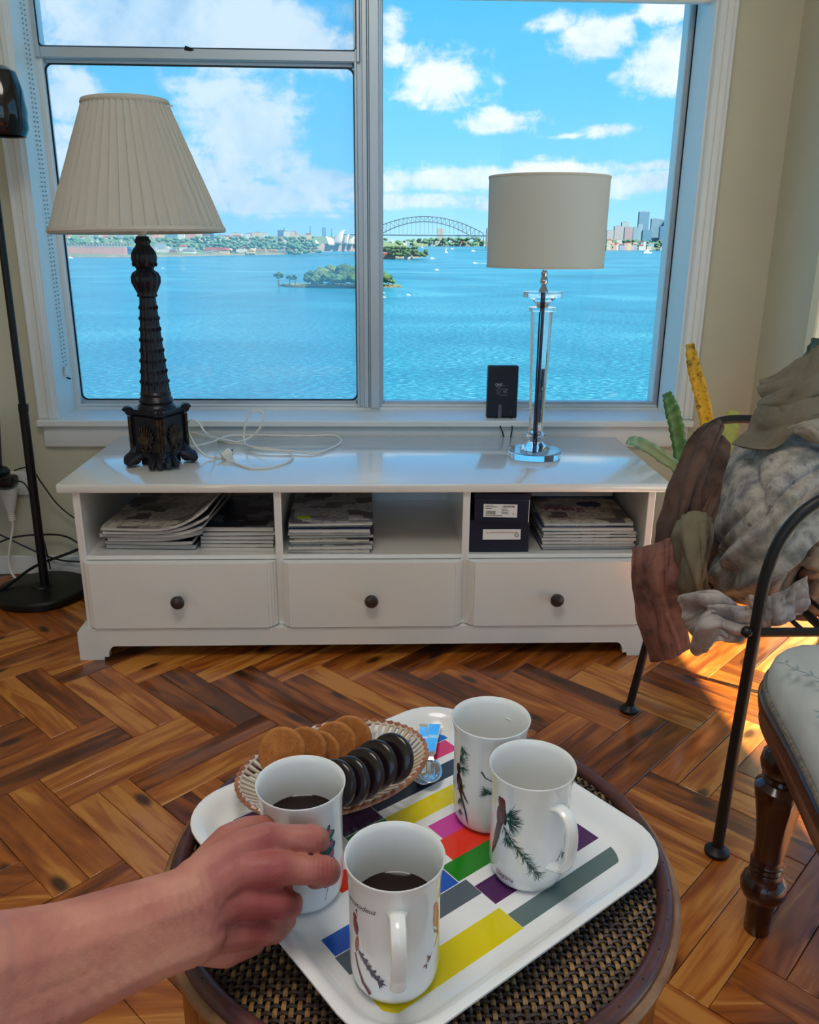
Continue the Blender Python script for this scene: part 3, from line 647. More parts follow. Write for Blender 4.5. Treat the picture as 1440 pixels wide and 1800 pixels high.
boat(743,436,4,'small sailing boat beyond the headland trees',sail=True)
boat(768,475,8,'white motor boat on open water right of headland')
boat(718,519,8,'white motor boat below the right end of island')
boat(674,515,6,'white motor boat close beside the mullion')
boat(675,523,7,'dark launch just below the white boat by mullion')
boat(1138,445,16,'white ferry before the city shore at right',ferry=True)
boat(286,472,5,'tiny white boat right of the bronze lamp knob')
boat(124,454,10,'white launch moored at the far left wharf')
boat(760,455,9,'long low boat off the tip of the headland')
g = G()
for u0, v0, u1, v1, w in ((790,451,862,453,.7),(795,506,840,505,.8),(960,482,1060,486,.6),(300,500,380,494,.5),(740,478,800,477,.4),(330,525,470,505,.5)):
    a, b = base(u0, v0), base(u1, v1); n = Vector((a.y-b.y, b.x-a.x, 0)).normalized()*w*dep(a)/F*.8; g.add([a+n*.3+Vector((0,0,.08)), a-n+Vector((0,0,.08)), b-n*.3+Vector((0,0,.08)), b+n+Vector((0,0,.08))], [(0,1,2,3)])
o = g.ob('foam_streaks', foam); o['kind'] = 'stuff'; tag(o, 'thin white wake streaks lying on the harbour water', 'foam')
# ================================================================== MEDIA BENCH
random.seed(21)
bench = thing('media_bench', 'white media bench with three open bays and three drawers under the window', 'bench', (0,.25,0))
def bo(name, g, m=bench_white, label=None, parent=None): return wp(g.ob(name, m, None, label), bench)
g = G(); g.box(-.735,.735,0,.505,.435,.4575, bev=.004, seg=2); bo('top_board', g)
for sx in (-1,1):
    g = G(); a, b = sorted((sx*.686, sx*.704)); g.box(a, b, .012, .49, .07, .435, bev=.0015); bo('side_panel', g)
for x0 in (-.226, .232):
    g = G(); g.box(x0, x0+.018, .0115, .48, .086, .435, bev=.0015); bo('divider', g)
g = G(); g.box(-.686,.686,.012,.48,.262,.273, bev=.001); bo('shelf', g)
g = G(); g.box(-.686,.686,.47,.482,.07,.435); bo('back_panel', g)
g = G()
n = 8; arc = [(-.652+.018*(1-math.cos(R(90*k/n))), .008+.030*math.sin(R(90*k/n))) for k in range(n+1)]
pol = [(-.724,0),(-.664,0),(-.662,.010)]+arc+[(-x,z) for x,z in arc[::-1]]+[(.662,.010),(.664,0),(.724,0),(.724,.076),(.716,.086),(-.716,.086),(-.724,.076)]
g.prism(pol, -.014, .004, M=Matrix.Translation((0,-.004,0)) @ Matrix.Rotation(R(90),4,'X'))
for sx in (-1,1):
    a, b = sorted((sx*.706, sx*.722)); g.box(a, b, .004, .49, 0, .08)
bo('plinth', g)
g = G(); g.box(-.69,.69,.012,.48,.074,.086); bo('bottom_board', g)
knob_m = mat('pewter_knob', (84,76,72), .32, metal=.8)
for k, (x0, x1) in enumerate(((-.697,-.2245),(-.2165,.238),(.2425,.697))):
    g = G(); z0, z1 = .0895, .2605; f = 0
    # front board with three-step fluted sides
    P = [(x0+.0015,.014),(x0+.0025,.006),(x0+.008,.003),(x0+.0085,-.003),(x0+.014,-.004),(x0+.0145,-.009),(x0+.021,-.010),(x0+.022,-.014),(x1-.022,-.014),(x1-.021,-.010),(x1-.0145,-.009),(x1-.014,-.004),(x1-.0085,-.003),(x1-.008,.003),(x1-.0025,.006),(x1-.0015,.014)]
    g.prism(P, z0, z1); dr = bo('drawer', g)
    kg = G(); xk = (x0+x1)/2-.002
    kg.lathe([(.008,0),(.0065,.004),(.006,.012),(.012,.016),(.0165,.020),(.0172,.024),(.014,.029),(.007,.0315),(0,.032)], 24, c=(xk,-.014,.168), M=Matrix.Rotation(R(90),4,'X'))
    kn = kg.ob('knob', knob_m); kn.parent = dr
# ================================================================== PRINTED MATTER IN THE BAYS
def cover_mat(i, base_c, acc, txt=(40,40,46)):
    base_c = tuple(int(x*.8) for x in base_c); acc = tuple(int(x*.75) for x in acc); m = mat('cover_%d' % i, base_c, .32); nt, p, L = nodes_of(m); tc = nd(nt, 'ShaderNodeTexCoord')
    v = nd(nt, 'ShaderNodeTexVoronoi', distance='CHEBYCHEV', i_Scale=17.0, i_Randomness=.8); mp = nd(nt, 'ShaderNodeMapping'); mp.inputs['Location'].default_value = (i*.37, i*.19, 0); mp.inputs['Scale'].default_value = (1,1.3,.01)
    L(tc.outputs['Object'], mp.inputs[0]); L(mp.outputs[0], v.inputs['Vector']); sp = nd(nt, 'ShaderNodeSeparateColor'); L(v.outputs['Color'], sp.inputs[0])
    c = ramp(nt, sp.outputs[0], [(0, s2l(base_c)), (.45, s2l(base_c)), (.46, s2l(acc)), (.68, s2l(acc)), (.69, s2l(tuple(int(x*.55) for x in base_c))), (.86, s2l(tuple(int(x*.4+40) for x in acc)))], 'CONSTANT')
    mp2 = nd(nt, 'ShaderNodeMapping'); mp2.inputs['Scale'].default_value = (60,150,1); L(tc.outputs['Object'], mp2.inputs[0])
    n = nd(nt, 'ShaderNodeTexNoise', i_Scale=1.0, i_Detail=1.0); L(mp2.outputs[0], n.inputs['Vector'])
    L(mixc(nt, mth(nt, 'MULTIPLY', mth(nt, 'GREATER_THAN', n.outputs[0], .58), .6), c, s2l(txt)), p.inputs['Base Color']); return m
covers = [cover_mat(0,(206,206,210),(150,150,160)), cover_mat(1,(90,100,140),(190,190,200)), cover_mat(2,(220,214,200),(120,60,70)), cover_mat(3,(60,70,90),(150,160,175)), cover_mat(4,(40,60,150),(210,215,225)),
          cover_mat(5,(214,196,166),(150,110,90)), cover_mat(6,(30,34,52),(90,96,120)), cover_mat(7,(170,196,206),(240,240,240)), cover_mat(8,(110,116,128),(190,180,170)), cover_mat(9,(236,226,206),(200,190,176))]
def mag(x, y, z, w, d, t, rz, ci, label, group, curl=0, name='magazine', cat='magazine', sag=0, lift=0):
    th = thing(name, label, cat, (x, y, z), rz, group)
    def zf(lx, ly): return curl*max(0, lx/(w/2)+.1)**2.2 - sag*(1-(2*lx/w)**2) + lift*(ly/d+.5)
    for nm, z0, z1, m, ins in (('pages', .0006, t-.0006, paper, .0015), ('cover', t-.0006, t, covers[ci], 0), ('back_cover', 0, .0006, covers[(ci+3) % 10], 0)):
        g = G(); N = 14
        def top(s, q): lx = (s-.5)*(w-2*ins); ly = (q-.5)*(d-2*ins); return Vector((lx, ly, zf(lx,ly)+z1))
        def bot(s, q): lx = (s-.5)*(w-2*ins); ly = (q-.5)*(d-2*ins); return Vector((lx, ly, zf(lx,ly)+z0))
        a = g.grid(top, N, 4); b = g.grid(bot, N, 4)
        for j in range(3):
            for (i) in (0, N-1): g.b.faces.new((a[j*N+i], a[(j+1)*N+i], b[(j+1)*N+i], b[j*N+i]))
        for i in range(N-1):
            for j in (0, 3): g.b.faces.new((a[j*N+i], a[j*N+i+1], b[j*N+i+1], b[j*N+i]))
        g.ob(nm, m, th, ang=60)
    return th
ordn = ['lowest','second','third','fourth','fifth','sixth','seventh','eighth','ninth','tenth']
rnd = random.Random(4); z = .274
nl = [(.225,.30,.012,.02,8,.000),(.222,.31,.010,-.03,3,.004),(.235,.31,.012,.05,0,.016),(.26,.32,.009,-.02,7,.022),(.265,.32,.009,.03,0,.036),(.27,.32,.008,-.01,9,.050)]
for i, (w, d, t, rz, ci, cu) in enumerate(nl):
    mag(-.535+.006*i, .205-.006*i, z, w, d, t, rz-.06, ci, '%s newspaper from bottom of curled pile in left bay' % ordn[i].capitalize() if i < 5 else 'topmost curled newspaper of the pile in left bay', 'newspapers in the left bay', curl=cu, name='newspaper', cat='newspaper'); z += t+.0015
z = .274
for i, (t, ci) in enumerate(((.010,6),(.009,4),(.010,7),(.011,1),(.012,3))):
    mag(-.327+.003*rnd.random(), .20, z, .184, .27, t, rnd.uniform(-.03,.03), ci, '%s magazine in flat pile beside left divider' % ordn[i] if i < 4 else 'dark topmost magazine of flat pile beside left divider', 'magazines by the left divider'); z += t+.0004
z = .274
for i, (t, ci, dw) in enumerate(((.009,7,0),(.010,7,.004),(.008,6,0),(.007,2,-.006),(.008,5,.004),(.009,8,0),(.010,4,-.004),(.006,4,0),(.008,0,.002))):
    mag(-.094+rnd.uniform(-.003,.003), .165+rnd.uniform(-.008,.008), z, .205+dw, .28, t, rnd.uniform(-.03,.03), ci, '%s magazine from bottom in the middle bay pile' % ordn[i] if i < 8 else 'topmost magazine with lime square in the middle bay', 'magazines in the middle bay', lift=.0); z += t+.0004
ztop = z
g = G(); g.box(-.178,-.145,.055,.085,ztop-.0002,ztop+.0003); o = g.ob('lime_square', mat('lime_print', (150,170,40), .4)); wp(o, bpy.data.objects['magazine.013'])
# two shoe-type boxes in the right bay
navy = mat('navy_card', (22,26,46), .45); 
def barcode(g, x, z, w, h, y, n, rnd):
    for k in range(n):
        xx = x+w*k/n; g.box(xx, xx+w/n*rnd.uniform(.25,.7), y-.0003, y, z, z+h)
ink = mat('label_ink', (44,42,46), .6); red_ink = mat('label_red', (150,50,50), .6)
lb = thing('carton', 'lower navy carton with white paper label in the right bay', 'box', (.337,.15,.2735))
g = G(); g.box(-.0845,.0635,-.125,.15,0,.082, bev=.0015); g.ob('box_body', navy, lb)
g = G(); g.box(-.052,.042,-.1256,-.1250,.033,.060); g.ob('paper_label', card_white, lb)
text_ob('AU. GUARANTEE EXCHANGE ON', .0052, red_ink, Matrix.Translation((-.005,-.1258,.050)) @ Matrix.Rotation(R(90),4,'X'), lb, 'label_text')
g = G(); g.tube([(.032+.0052*math.cos(a), -.1258, .045+.0052*math.sin(a)) for a in [2*math.pi*k/18 for k in range(18)]], .0006, 4, closed=True); g.tube([(.029,-.1258,.042),(.032,-.1258,.047),(.035,-.1258,.042)], .0006, 4); g.ob('round_symbol', ink, lb)
ub = thing('carton', 'upper navy carton with open white lid edge and barcode label in right bay', 'box', (.332,.14,.3562), R(-4))
g = G(); g.box(-.062,.070,-.128,.14,0,.058, bev=.0015); g.ob('box_body', navy, ub)
g = G(); g.box(.070,.0712,-.128,.13,.001,.057); g.ob('white_side', card_white, ub)
g = G(); g.box(-.0635,.073,-.126,.142,.058,.0725, bev=.001); g.ob('lid', navy, ub)
g = G(); g.box(-.040,.042,-.1287,-.1280,.013,.046); g.ob('barcode_label', card_white, ub)
g = G(); rb_ = random.Random(9); barcode(g, -.034, .020, .024, .009, -.1288, 16, rb_); barcode(g, .006, .038, .030, .005, -.1288, 22, rb_)
for zz, x0, x1 in ((.0425,-.036,-.016),(.0385,-.036,-.006),(.0345,-.036,-.020),(.0335,.004,.018),(.0295,.004,.022),(.0255,.004,.020),(.0215,.004,.022),(.0165,-.036,.006)): g.box(x0, x1, -.1288, -.1285, zz, zz+.0014)
g.ob('label_print', ink, ub)
g = G(); g.lathe([(.0022,0),(.0022,.0003)], 12, c=(.033,-.1284,.022), M=Matrix.Rotation(R(90),4,'X')); g.ob('green_dot', mat('green_ink', (110,160,130), .6), ub)
# magazines at the right, the top one a cream cover
z = .274
for i, (t, ci, dw) in enumerate(((.008,7,0),(.008,8,.004),(.009,8,-.003),(.008,7,.004),(.007,9,0),(.008,8,.002),(.010,4,-.004),(.008,9,-.010))):
    mag(.553+rnd.uniform(-.003,.003), .17+rnd.uniform(-.006,.006)+(.012 if i == 7 else 0), z, .236+dw, .27, t, rnd.uniform(-.02,.02), ci, '%s magazine from bottom in the right bay pile' % ordn[i] if i < 7 else 'cream-covered topmost magazine lettered Wing in right bay', 'magazines in the right bay'); z += t+.0004
top = bpy.data.objects['magazine.%03d' % (len([o for o in bpy.data.objects if o.name.startswith('magazine')])-1)]
zc = .0084
mag_pink = mat('magenta_print', (150,40,96), .5)
text_ob('Wing', .052, mag_pink, Matrix.Translation((-.045,-.035,zc)), top, 'cover_title')
text_ob('a quiet guide to home', .010, mat('violet_print', (110,70,130), .5), Matrix.Translation((-.045,-.058,zc)), top, 'cover_line')
text_ob('NORTH', .016, mag_pink, Matrix.Translation((-.055,-.105,zc)), top, 'cover_line')
g = G(); g.lathe([(.033,0),(.033,.0003)], 24, c=(.035,.02,zc), fn=lambda r,z,a: r*(.6+.4*abs(math.cos(a)))); g.ob('cover_picture', mat('navy_print', (44,44,86), .5), top)
for k in range(3): mag(.555, .34, .350+.013*k, .225, .18, .011, .02*k, (8,2,9)[k], '%s of the three magazines lying far back above the right pile' % ('lowest','middle','topmost')[k], 'magazines far back in the right bay')
g = G(); g.box(.46,.66,.26,.44,.274,.3495, bev=.002); o = g.ob('archive_box', mat('grey_card', (80,84,100), .7)); tag(o, 'grey archive box behind the magazine pile in the right bay', 'box'); recentre(o)
# ================================================================== BRONZE LAMP
BLx, BLy, BLz = -.535, .20, .4577
bl = thing('table_lamp', 'dark bronze column table lamp with cream pleated shade', 'lamp', (BLx, BLy, BLz))
rot = R(-15)   # square pedestal turned so that a corner faces the room
def RZ(a): return Matrix.Rotation(a, 4, 'Z')
BR_ = R(64)
hwB = .049
g = G(); g.box(-hwB,hwB,-hwB,hwB,.028,.132, bev=.004, M=RZ(BR_)); g.box(-hwB-.006,hwB+.006,-hwB-.006,hwB+.006,.026,.038, bev=.003, M=RZ(BR_)); g.box(-hwB-.005,hwB+.005,-hwB-.005,hwB+.005,.132,.146, bev=.004, M=RZ(BR_)); g.box(-.036,.036,-.036,.036,.0,.03, bev=.003, M=RZ(BR_)); g.ob('pedestal', bronze, bl)
for k in range(4):
    a = BR_+R(45+90*k); ca, sa = math.cos(a), math.sin(a); g = G()
    # paw foot: claw toes spreading from each corner
    for t in (-.35,-.12,.12,.35):
        dx, dy = math.cos(a+t), math.sin(a+t); g.tube([(.045*dx,.045*dy,.030),(.068*dx,.068*dy,.024),(.084*dx,.084*dy,.014),(.088*dx,.088*dy,.006)], [.012,.012,.0105,.006], 8)
    g.sph((.066*ca,.066*sa,.016), (.018,.018,.016), 2); g.tube([(.050*ca,.050*sa,.06),(.060*ca,.060*sa,.045),(.066*ca,.066*sa,.025)], [.008,.011,.014], 8)
    g.ob('foot', bronze, bl)
    g = G()   # rolled corner volute at the top and gilt pilaster below it
    P = [Vector((ca*(.068+.014*math.exp(-.22*i)*math.cos(i*.55)), sa*(.068+.014*math.exp(-.22*i)*math.cos(i*.55)), .142+.014*math.exp(-.22*i)*math.sin(i*.55))) for i in range(18)]
    side = Vector((-sa, ca, 0)); g.tube(P, .0065, 8, nrm=side, flat=.7); g.tube([Vector((ca*.068,sa*.068,.142))-side*.012, Vector((ca*.068,sa*.068,.142))+side*.012], .011, 12)
    g.ob('volute', bronze, bl)
    g = G()
    for t in (-.1,0,.1): g.tube([(.069*math.cos(a+t),.069*math.sin(a+t),.045),(.069*math.cos(a+t),.069*math.sin(a+t),.128)], .0045, 7)
    g.ob('pilaster', gilt, bl)
    a2 = BR_+R(90*k); M = RZ(a2); g = G()   # shell palmette in relief on each face
    for j in range(11):
        t = R(-62+12.4*j); L_ = .052-.00013*abs(j-5)**3
        pts = [M @ Vector((hwB+.0015, .010*math.sin(t), .055)), M @ Vector((hwB+.005, L_*.55*math.sin(t), .055+L_*.55*math.cos(t))), M @ Vector((hwB+.0025, L_*.78*math.sin(t), .055+L_*math.cos(t)))]
        g.tube(pts, [.0018,.0034,.0026], 6)
    for j in (-1,1): g.tube([M @ Vector((hwB+.002, j*(.006+.010*math.cos(q)), .050+.010*math.sin(q))) for q in [R(30*i) for i in range(12)]], .0028, 6)
    g.sph(M @ Vector((hwB+.001,0,.052)), (.006,.006,.007), 1); g.ob('palmette', gilt, bl)
g = G(); g.lathe([(.044,.140),(.047,.146),(.045,.153),(.040,.158),(.043,.163),(.040,.170),(.0365,.176),(.0385,.182),(.035,.188)], 40); g.ob('column_base', bronze, bl)
def flute(r, z, a):
    k = math.sin(a*14); ring = .0007*max(0, math.sin(z*2*math.pi/.026))**3
    return r*(1+.045*k) + ring*(1 if abs(k) > .2 else .4)
g = G(); g.lathe([(.0345-(.0345-.0185)*t**.9+.0, .186+.232*t) for t in [i/90 for i in range(91)]], 112, fn=flute); g.ob('fluted_column', bronze, bl, ang=60)
g = G()
for i in range(1, 9):
    z = .186+.232*i/9; r = .0345-.016*(i/9)**.9
    for k in range(14):
        a = 2*math.pi*(k+.5*(i % 2))/14; g.sph((r*1.05*math.cos(a), r*1.05*math.sin(a), z), (.0032,.0032,.0055), 1)
g.ob('column_beads', bronze, bl, kind='stuff')
def lobes(n, amp): return lambda r, z, a: r*(1+amp*math.cos(a*n))
g = G(); g.lathe([(.019,.416),(.024,.420),(.022,.426),(.027,.436),(.034,.452),(.0345,.464),(.030,.474),(.021,.480),(.020,.484)], 96, fn=lobes(12,.05)); g.ob('lower_urn', bronze, bl, ang=60)
g = G(); g.lathe([(.018,.482),(.022,.487),(.027,.496),(.0295,.508),(.028,.520),(.022,.530),(.017,.536),(.0155,.541),(.019,.545),(.0175,.550),(.0145,.553),(.0145,.558)], 96, fn=lobes(16,.04)); g.ob('upper_urn', bronze, bl, ang=60)
g = G()
for k in range(10):
    a = 2*math.pi*k/10; g.sph((.0275*math.cos(a), .0275*math.sin(a), .494), (.0035,.0035,.006), 1)
g.ob('urn_beads', gilt, bl)
g = G(); g.lathe([(.010,.556),(.010,.566),(.0125,.569),(.0135,.580),(.012,.60),(.011,.64)], 24); g.ob('socket', mat('ivory_plastic', (222,216,200), .4), bl)
# pleated shade: slightly tipped cone, pleats gathered at the top
shf = fabric('pleated_fabric', (214,205,190), .28); trim_f = fabric('shade_trim', (206,198,184), .12)
SH0, SH1, R0, R1 = .570, .846, .2005, .095
shM_ = Matrix.Translation((.003,0,0)) @ Matrix.Rotation(R(-1.2),4,'Y') @ Matrix.Rotation(R(-.5),4,'X')
def shade_pt(a, t, off=0):
    z = SH0+(SH1-SH0)*t; r = R0+(R1-R0)*t
    n = 46; ph = a*n/(2*math.pi); fr = ph-math.floor(ph); pl = (1-fr)**1.4 if fr > .12 else fr/.12*.83
    fold = .55*noise.noise(Vector((math.cos(a)*9, math.sin(a)*9, t*1.2)))
    return Vector(((r+off+.0085*(pl-.4)*(1-.35*t)+.0035*fold*math.sin(t*math.pi))*math.cos(a), (r+off+.0085*(pl-.4)*(1-.35*t)+.0035*fold*math.sin(t*math.pi))*math.sin(a), z))
g = G(); NS = 46*10
vs = []; rows = 10
for j in range(rows+1):
    for k in range(NS):
        a = 2*math.pi*k/NS; sk = a+.05*math.sin(7*a+1)*(j/rows)**2; vs.append(shM_ @ shade_pt(sk, j/rows))
g.add(vs, [(j*NS+k, j*NS+(k+1) % NS, (j+1)*NS+(k+1) % NS, (j+1)*NS+k) for j in range(rows) for k in range(NS)])
shade = g.ob('lamp_shade', shf, bl, 'cream pleated fabric shade', ang=50)
for zt, rr in ((SH0, R0), (SH1, R1)):
    g = G(); g.lathe([(rr+.002,zt-.005),(rr+.0045,zt),(rr+.002,zt+.007),(rr-.001,zt+.004),(rr-.002,zt-.004)], 90, M=shM_, cap=False); o = g.ob('shade_trim', trim_f); o.parent = shade
g = G(); g.tube([(.0,0,.62),(0,0,.835)], .003, 6)
for k in range(3):
    a = 2*math.pi*k/3; g.tube([(0,0,.835),(R1*math.cos(a), R1*math.sin(a), .842)], .002, 6)
g.sph((0,0,.69), (.03,.03,.038), 2); g.ob('shade_carrier', mat('wire_white', (220,220,214), .4), bl)
# ---- its white cord and plug lying on the bench
pc = thing('power_cord', 'white power cord looping across the bench beside the bronze lamp', 'cord', tuple(onz(480,800,.458)))
def cp(x, y, h=0): return onz(300+x/4.235, 690+y/4.235, .4612+h)
def cpy(x, y, yy): return ony(300+x/4.235, 690+y/4.235, yy)
y1 = cp(330,490).y; y2 = cp(545,380).y
path = [cp(330,490), cpy(260,470,y1+.004), cpy(190,400,y1+.012), cpy(135,300,y1+.02), cpy(128,235,y1+.028), cpy(165,203,y1+.034), cpy(215,235,y1+.04), cpy(265,305,y1+.05), cp(340,350,.002), cp(430,372), cp(540,385,.003), cp(640,418,.004), cp(760,430,.004), cp(900,435,.003), cp(1070,455), cp(1180,420), cp(1262,375), cp(1255,335), cp(1190,318), cp(1050,322), cp(800,320), cp(600,318), cp(430,322,.004), cp(330,360,.006), cp(200,395,.003), cp(60,410)]
g = G(); g.tube(crom(path, 8), .0029, 8)
path2 = [cp(365,440,.012), cp(400,480,.01), cp(470,520,.001), cp(580,560), cp(700,563), cp(810,540), cp(890,505), cp(905,462), cp(850,435,.004), cp(740,420,.006), cp(620,405,.007), cp(560,385,.008), cpy(545,330,y2), cpy(555,240,y2-.002), cpy(590,160,y2-.004), cpy(640,130,y2-.006), cpy(685,150,y2-.008), cpy(692,200,y2-.009), cpy(660,270,y2-.006), cpy(590,335,y2-.003), cp(500,368,.006), cp(400,350,.007), cp(280,325,.006), cp(150,300), cp(60,290)]
g.tube(crom(path2, 8), .0029, 8); wp(g.ob('cable', white_cable, None), pc)
pd = (cp(540,425)-cp(350,485)).normalized(); pb = cp(345,490,.006)
g = G(); g.tube([pb, pb+pd*.014], .0052, 10); q = pb+pd*.018
g.tube([q, q+pd*.014, q+pd*.026, q+pd*.030], [.008,.015,.019,.018], 6, flat=.8); wp(g.ob('plug_body', mat('plug_white', (226,220,204), .35)), pc)
g = G()
for s in (-1, 1): c0 = q+pd*.030+Vector((0,0,.005*s+.003)); g.tube([c0, c0+pd*.016], .0032, 4, flat=.3)
wp(g.ob('plug_pin', mat('plug_pin', (70,72,84), .3, metal=.8)), pc)
# ================================================================== CRYSTAL LAMP
gl = thing('table_lamp', 'clear crystal column table lamp with pale drum shade', 'lamp', (.447,.262,.4577))
g = G(); g.lathe([(0,0),(.068,0),(.0705,.0025),(.0705,.019),(.0685,.021),(0,.021)], 48); g.ob('base_disc', crystal, gl, 'thick clear glass disc')
g = G(); g.lathe([(0,.0212),(.038,.0212),(.040,.024),(.036,.030),(.024,.037),(.017,.046),(.0165,.052),(.022,.055),(.026,.059),(.026,.064),(.022,.067),(.0175,.069),(0,.0695)], 40); g.ob('base_collar', crystal, gl)
g = G(); g.lathe([(0,.0697),(.0185,.0697),(.0285,.380),(.0285,.384),(0,.384)], 10); g.ob('glass_column', crystal, gl, ang=25)
g = G(); g.lathe([(0,.3842),(.0345,.3842),(.0345,.394),(0,.394)], 36); g.ob('lower_disc', crystal, gl)
g = G(); g.lathe([(0,.3942),(.014,.3942),(.018,.402),(.027,.412),(.037,.419),(0,.419)], 36); g.ob('glass_bowl', crystal, gl)
g = G(); g.lathe([(0,.4192),(.050,.4192),(.0505,.421),(.0505,.431),(.049,.4325),(0,.4325)], 40); g.ob('upper_disc', crystal, gl)
g = G(); g.tube([(0,0,.0225),(0,0,.4318)], .0042, 12); g.ob('inner_rod', mat('dark_chrome', (70,74,96), .15, metal=1), gl)
g = G(); g.lathe([(.013,.4327),(.012,.437),(.008,.443),(.0065,.450),(.0105,.456),(.0105,.462),(.0065,.470),(.0085,.475),(.0085,.480),(.0045,.484),(.0045,.56)], 24); g.ob('chrome_neck', chrome, gl)
drum = fabric('drum_linen', (208,206,194), .22, bs=900, bump=.5)
Z0, Z1, RA, RB = .4925, .7005, .1455, .1470
g = G(); g.lathe([(RA,Z0),(RB,Z1)], 96, cap=False); sh2 = g.ob('lamp_shade', drum, gl, 'pale linen drum shade')
for zz, rr in ((Z0,RA),(Z1,RB)):
    g = G(); g.lathe([(rr-.0012,zz-.001),(rr+.0012,zz-.001),(rr+.0012,zz+.004),(rr-.0012,zz+.004)], 96, cap=False); o = g.ob('shade_trim', trim_f); o.parent = sh2
g = G()
for k in range(3):
    a = 2*math.pi*k/3+.4; g.tube([(.004*math.cos(a),.004*math.sin(a),.555),(RA*math.cos(a)*.99,RA*math.sin(a)*.99,.560)], .002, 6)
g.sph((0,0,.60), (.028,.028,.036), 2); g.ob('shade_carrier', mat('wire_white', (220,220,214), .4), gl)
# ================================================================== DEVICE ON THE SILL
dv = thing('media_receiver', 'black upright receiver box standing on the window sill, its back to us', 'receiver', (.402,.600,.4972), R(1))
g = G(); g.box(-.0465,.0465,-.012,.012,0,.159, bev=.004, seg=2); g.ob('casing', mat('receiver_black', (13,14,24), .42), dv)
g = G(); g.box(-.0465+.004,.0465-.004,-.0128,-.0119,.006,.154, bev=.0004); g.ob('back_plate', mat('receiver_navy', (20,21,38), .5), dv)
g = G(); g.box(-.012,-.0015,-.0145,-.0127,.0,.042, bev=.001); g.tube([(-.0067,-.0147,.034),(-.0067,-.0147,.030)], .0035, 8); g.ob('stand_strip', mat('stand_grey', (96,98,112), .4), dv)
def pt(x, z): return Matrix.Translation((x,-.0130,z)) @ Matrix.Rotation(R(90),4,'X')
text_ob('ONE', .0105, gold_text, pt(-.013,.099), dv, 'lettering'); text_ob('CE', .0078, gold_text, pt(.006,.079), dv, 'lettering'); text_ob('For all', .0045, gold_text, pt(-.014,.0945), dv, 'lettering')
g = G(); pgm = mat('print_grey', (110,110,124), .5)
for zz, x0, x1 in ((.0985,-.004,.016),(.0905,-.020,.014),(.0875,-.020,.012),(.0835,-.020,-.006),(.080,-.020,-.006),(.0765,-.020,-.006),(.0725,-.020,.016),(.0695,-.010,.014)): g.box(x0, x1, -.0132, -.0128, zz, zz+.0008)
g.add([(.010,-.0132,.0855),(.0165,-.0132,.0855),(.01325,-.0132,.0905)], [(0,1,2)]); g.add([(.013,-.0132,.0775),(.0165,-.0132,.0775),(.0148,-.0132,.0805)], [(0,1,2)])
g.ob('small_print', pgm, dv)
g = G()
for k in range(4): g.sph((.026+.003*(k % 2),-.0128,.010+.005*k), .0012, 1)
g.ob('socket_holes', pgm, dv)
for x0, x1 in ((-.018,.0),(.030,.020)):
    g = G(); g.tube(crom([(x0,-.014,.006),(x0+.2*(x1-x0),-.020,-.006),(x0+.5*(x1-x0),-.062,-.02),(x1,-.072,-.06),(x1,-.075,-.20)], 6), .0022, 6); g.ob('cable', black_plastic, dv)
# ================================================================== FLOOR LAMP, SOCKET, TELEPHONE, CABLES (left)
fl = thing('floor_lamp', 'black floor lamp with round base and glossy hooded head at the left edge', 'lamp', (-.972,.405,0))
g = G(); g.lathe([(.128,0),(.132,.004),(.132,.020),(.126,.026),(.03,.030),(.028,.034),(.0,.034)], 56); g.ob('base', black_metal, fl)
g = G(); g.tube([(.008,.003,.03),(.014,.003,.56)], .0125, 16); g.tube([(.014,.003,.552),(.0155,.003,.572)], .0138, 16); g.tube([(.014,.003,.56),(.019,.003,1.30),(.03,.003,1.42),(.06,.003,1.46)], .0095, 16); g.ob('pole', black_metal, fl)
g = G(); g.lathe([(.0,1.415),(.022,1.412),(.04,1.40),(.052,1.36),(.058,1.31),(.0555,1.27),(.047,1.253),(.043,1.256),(.050,1.275),(.053,1.31),(.0,1.31)], 40, c=(.064,.003,0)); g.ob('lamp_head', mat('black_gloss', (10,11,18), .08, coat=.6), fl)
so = thing('wall_socket', 'white wall socket low on the left wall behind floor lamp', 'socket', (-1.07,.568,.262))
g = G(); g.box(-.055,.030,-.004,.012,0,.073, bev=.004, seg=2); g.ob('face_plate', mat('socket_white', (222,222,216), .35), so)
g = G(); g.box(.005,.012,-.008,-.004,.045,.058, bev=.001); g.ob('switch', mat('socket_white', (222,222,216), .35), so)
ad_ = thing('plug', 'black plug transformer pushed into the socket, topmost of two', 'plug', (-1.095,.535,.30))
g = G(); g.box(-.03,.03,-.025,.030,0,.030, bev=.008, seg=2); g.ob('plug_body', black_plastic, ad_)
g = G(); g.tube(crom([(.03,-.01,.018),(.06,-.012,.012),(.075,-.01,-.03),(.09,0,-.16),(.10,0,-.27)], 8), .0022, 6); g.ob('cable', black_plastic, ad_)
wpg = thing('plug', 'white plug hanging on its cord below the black plug transformer', 'plug', (-1.088,.530,.225))
g = G(); g.lathe([(.009,-.01),(.013,.0),(.018,.02),(.022,.035),(.025,.055),(.025,.0695),(0,.0695)], 20); g.box(-.02,.02,.0,.034,.045,.066, bev=.004); g.ob('plug_body', mat('socket_white', (222,222,216), .35), wpg)
g = G()
for k in range(4): g.lathe([(.0095,-.012-.007*k),(.0105,-.009-.007*k),(.0095,-.006-.007*k)], 14, cap=False)
g.tube(crom([(0,0,-.005),(0,0,-.05),(-.012,-.005,-.10),(-.025,-.01,-.17),(.0,-.03,-.212),(.06,-.055,-.219),(.11,-.03,-.219),(.16,.0,-.219),(.24,.015,-.219)], 8), .0038, 8); g.ob('cable', white_cable, wpg)
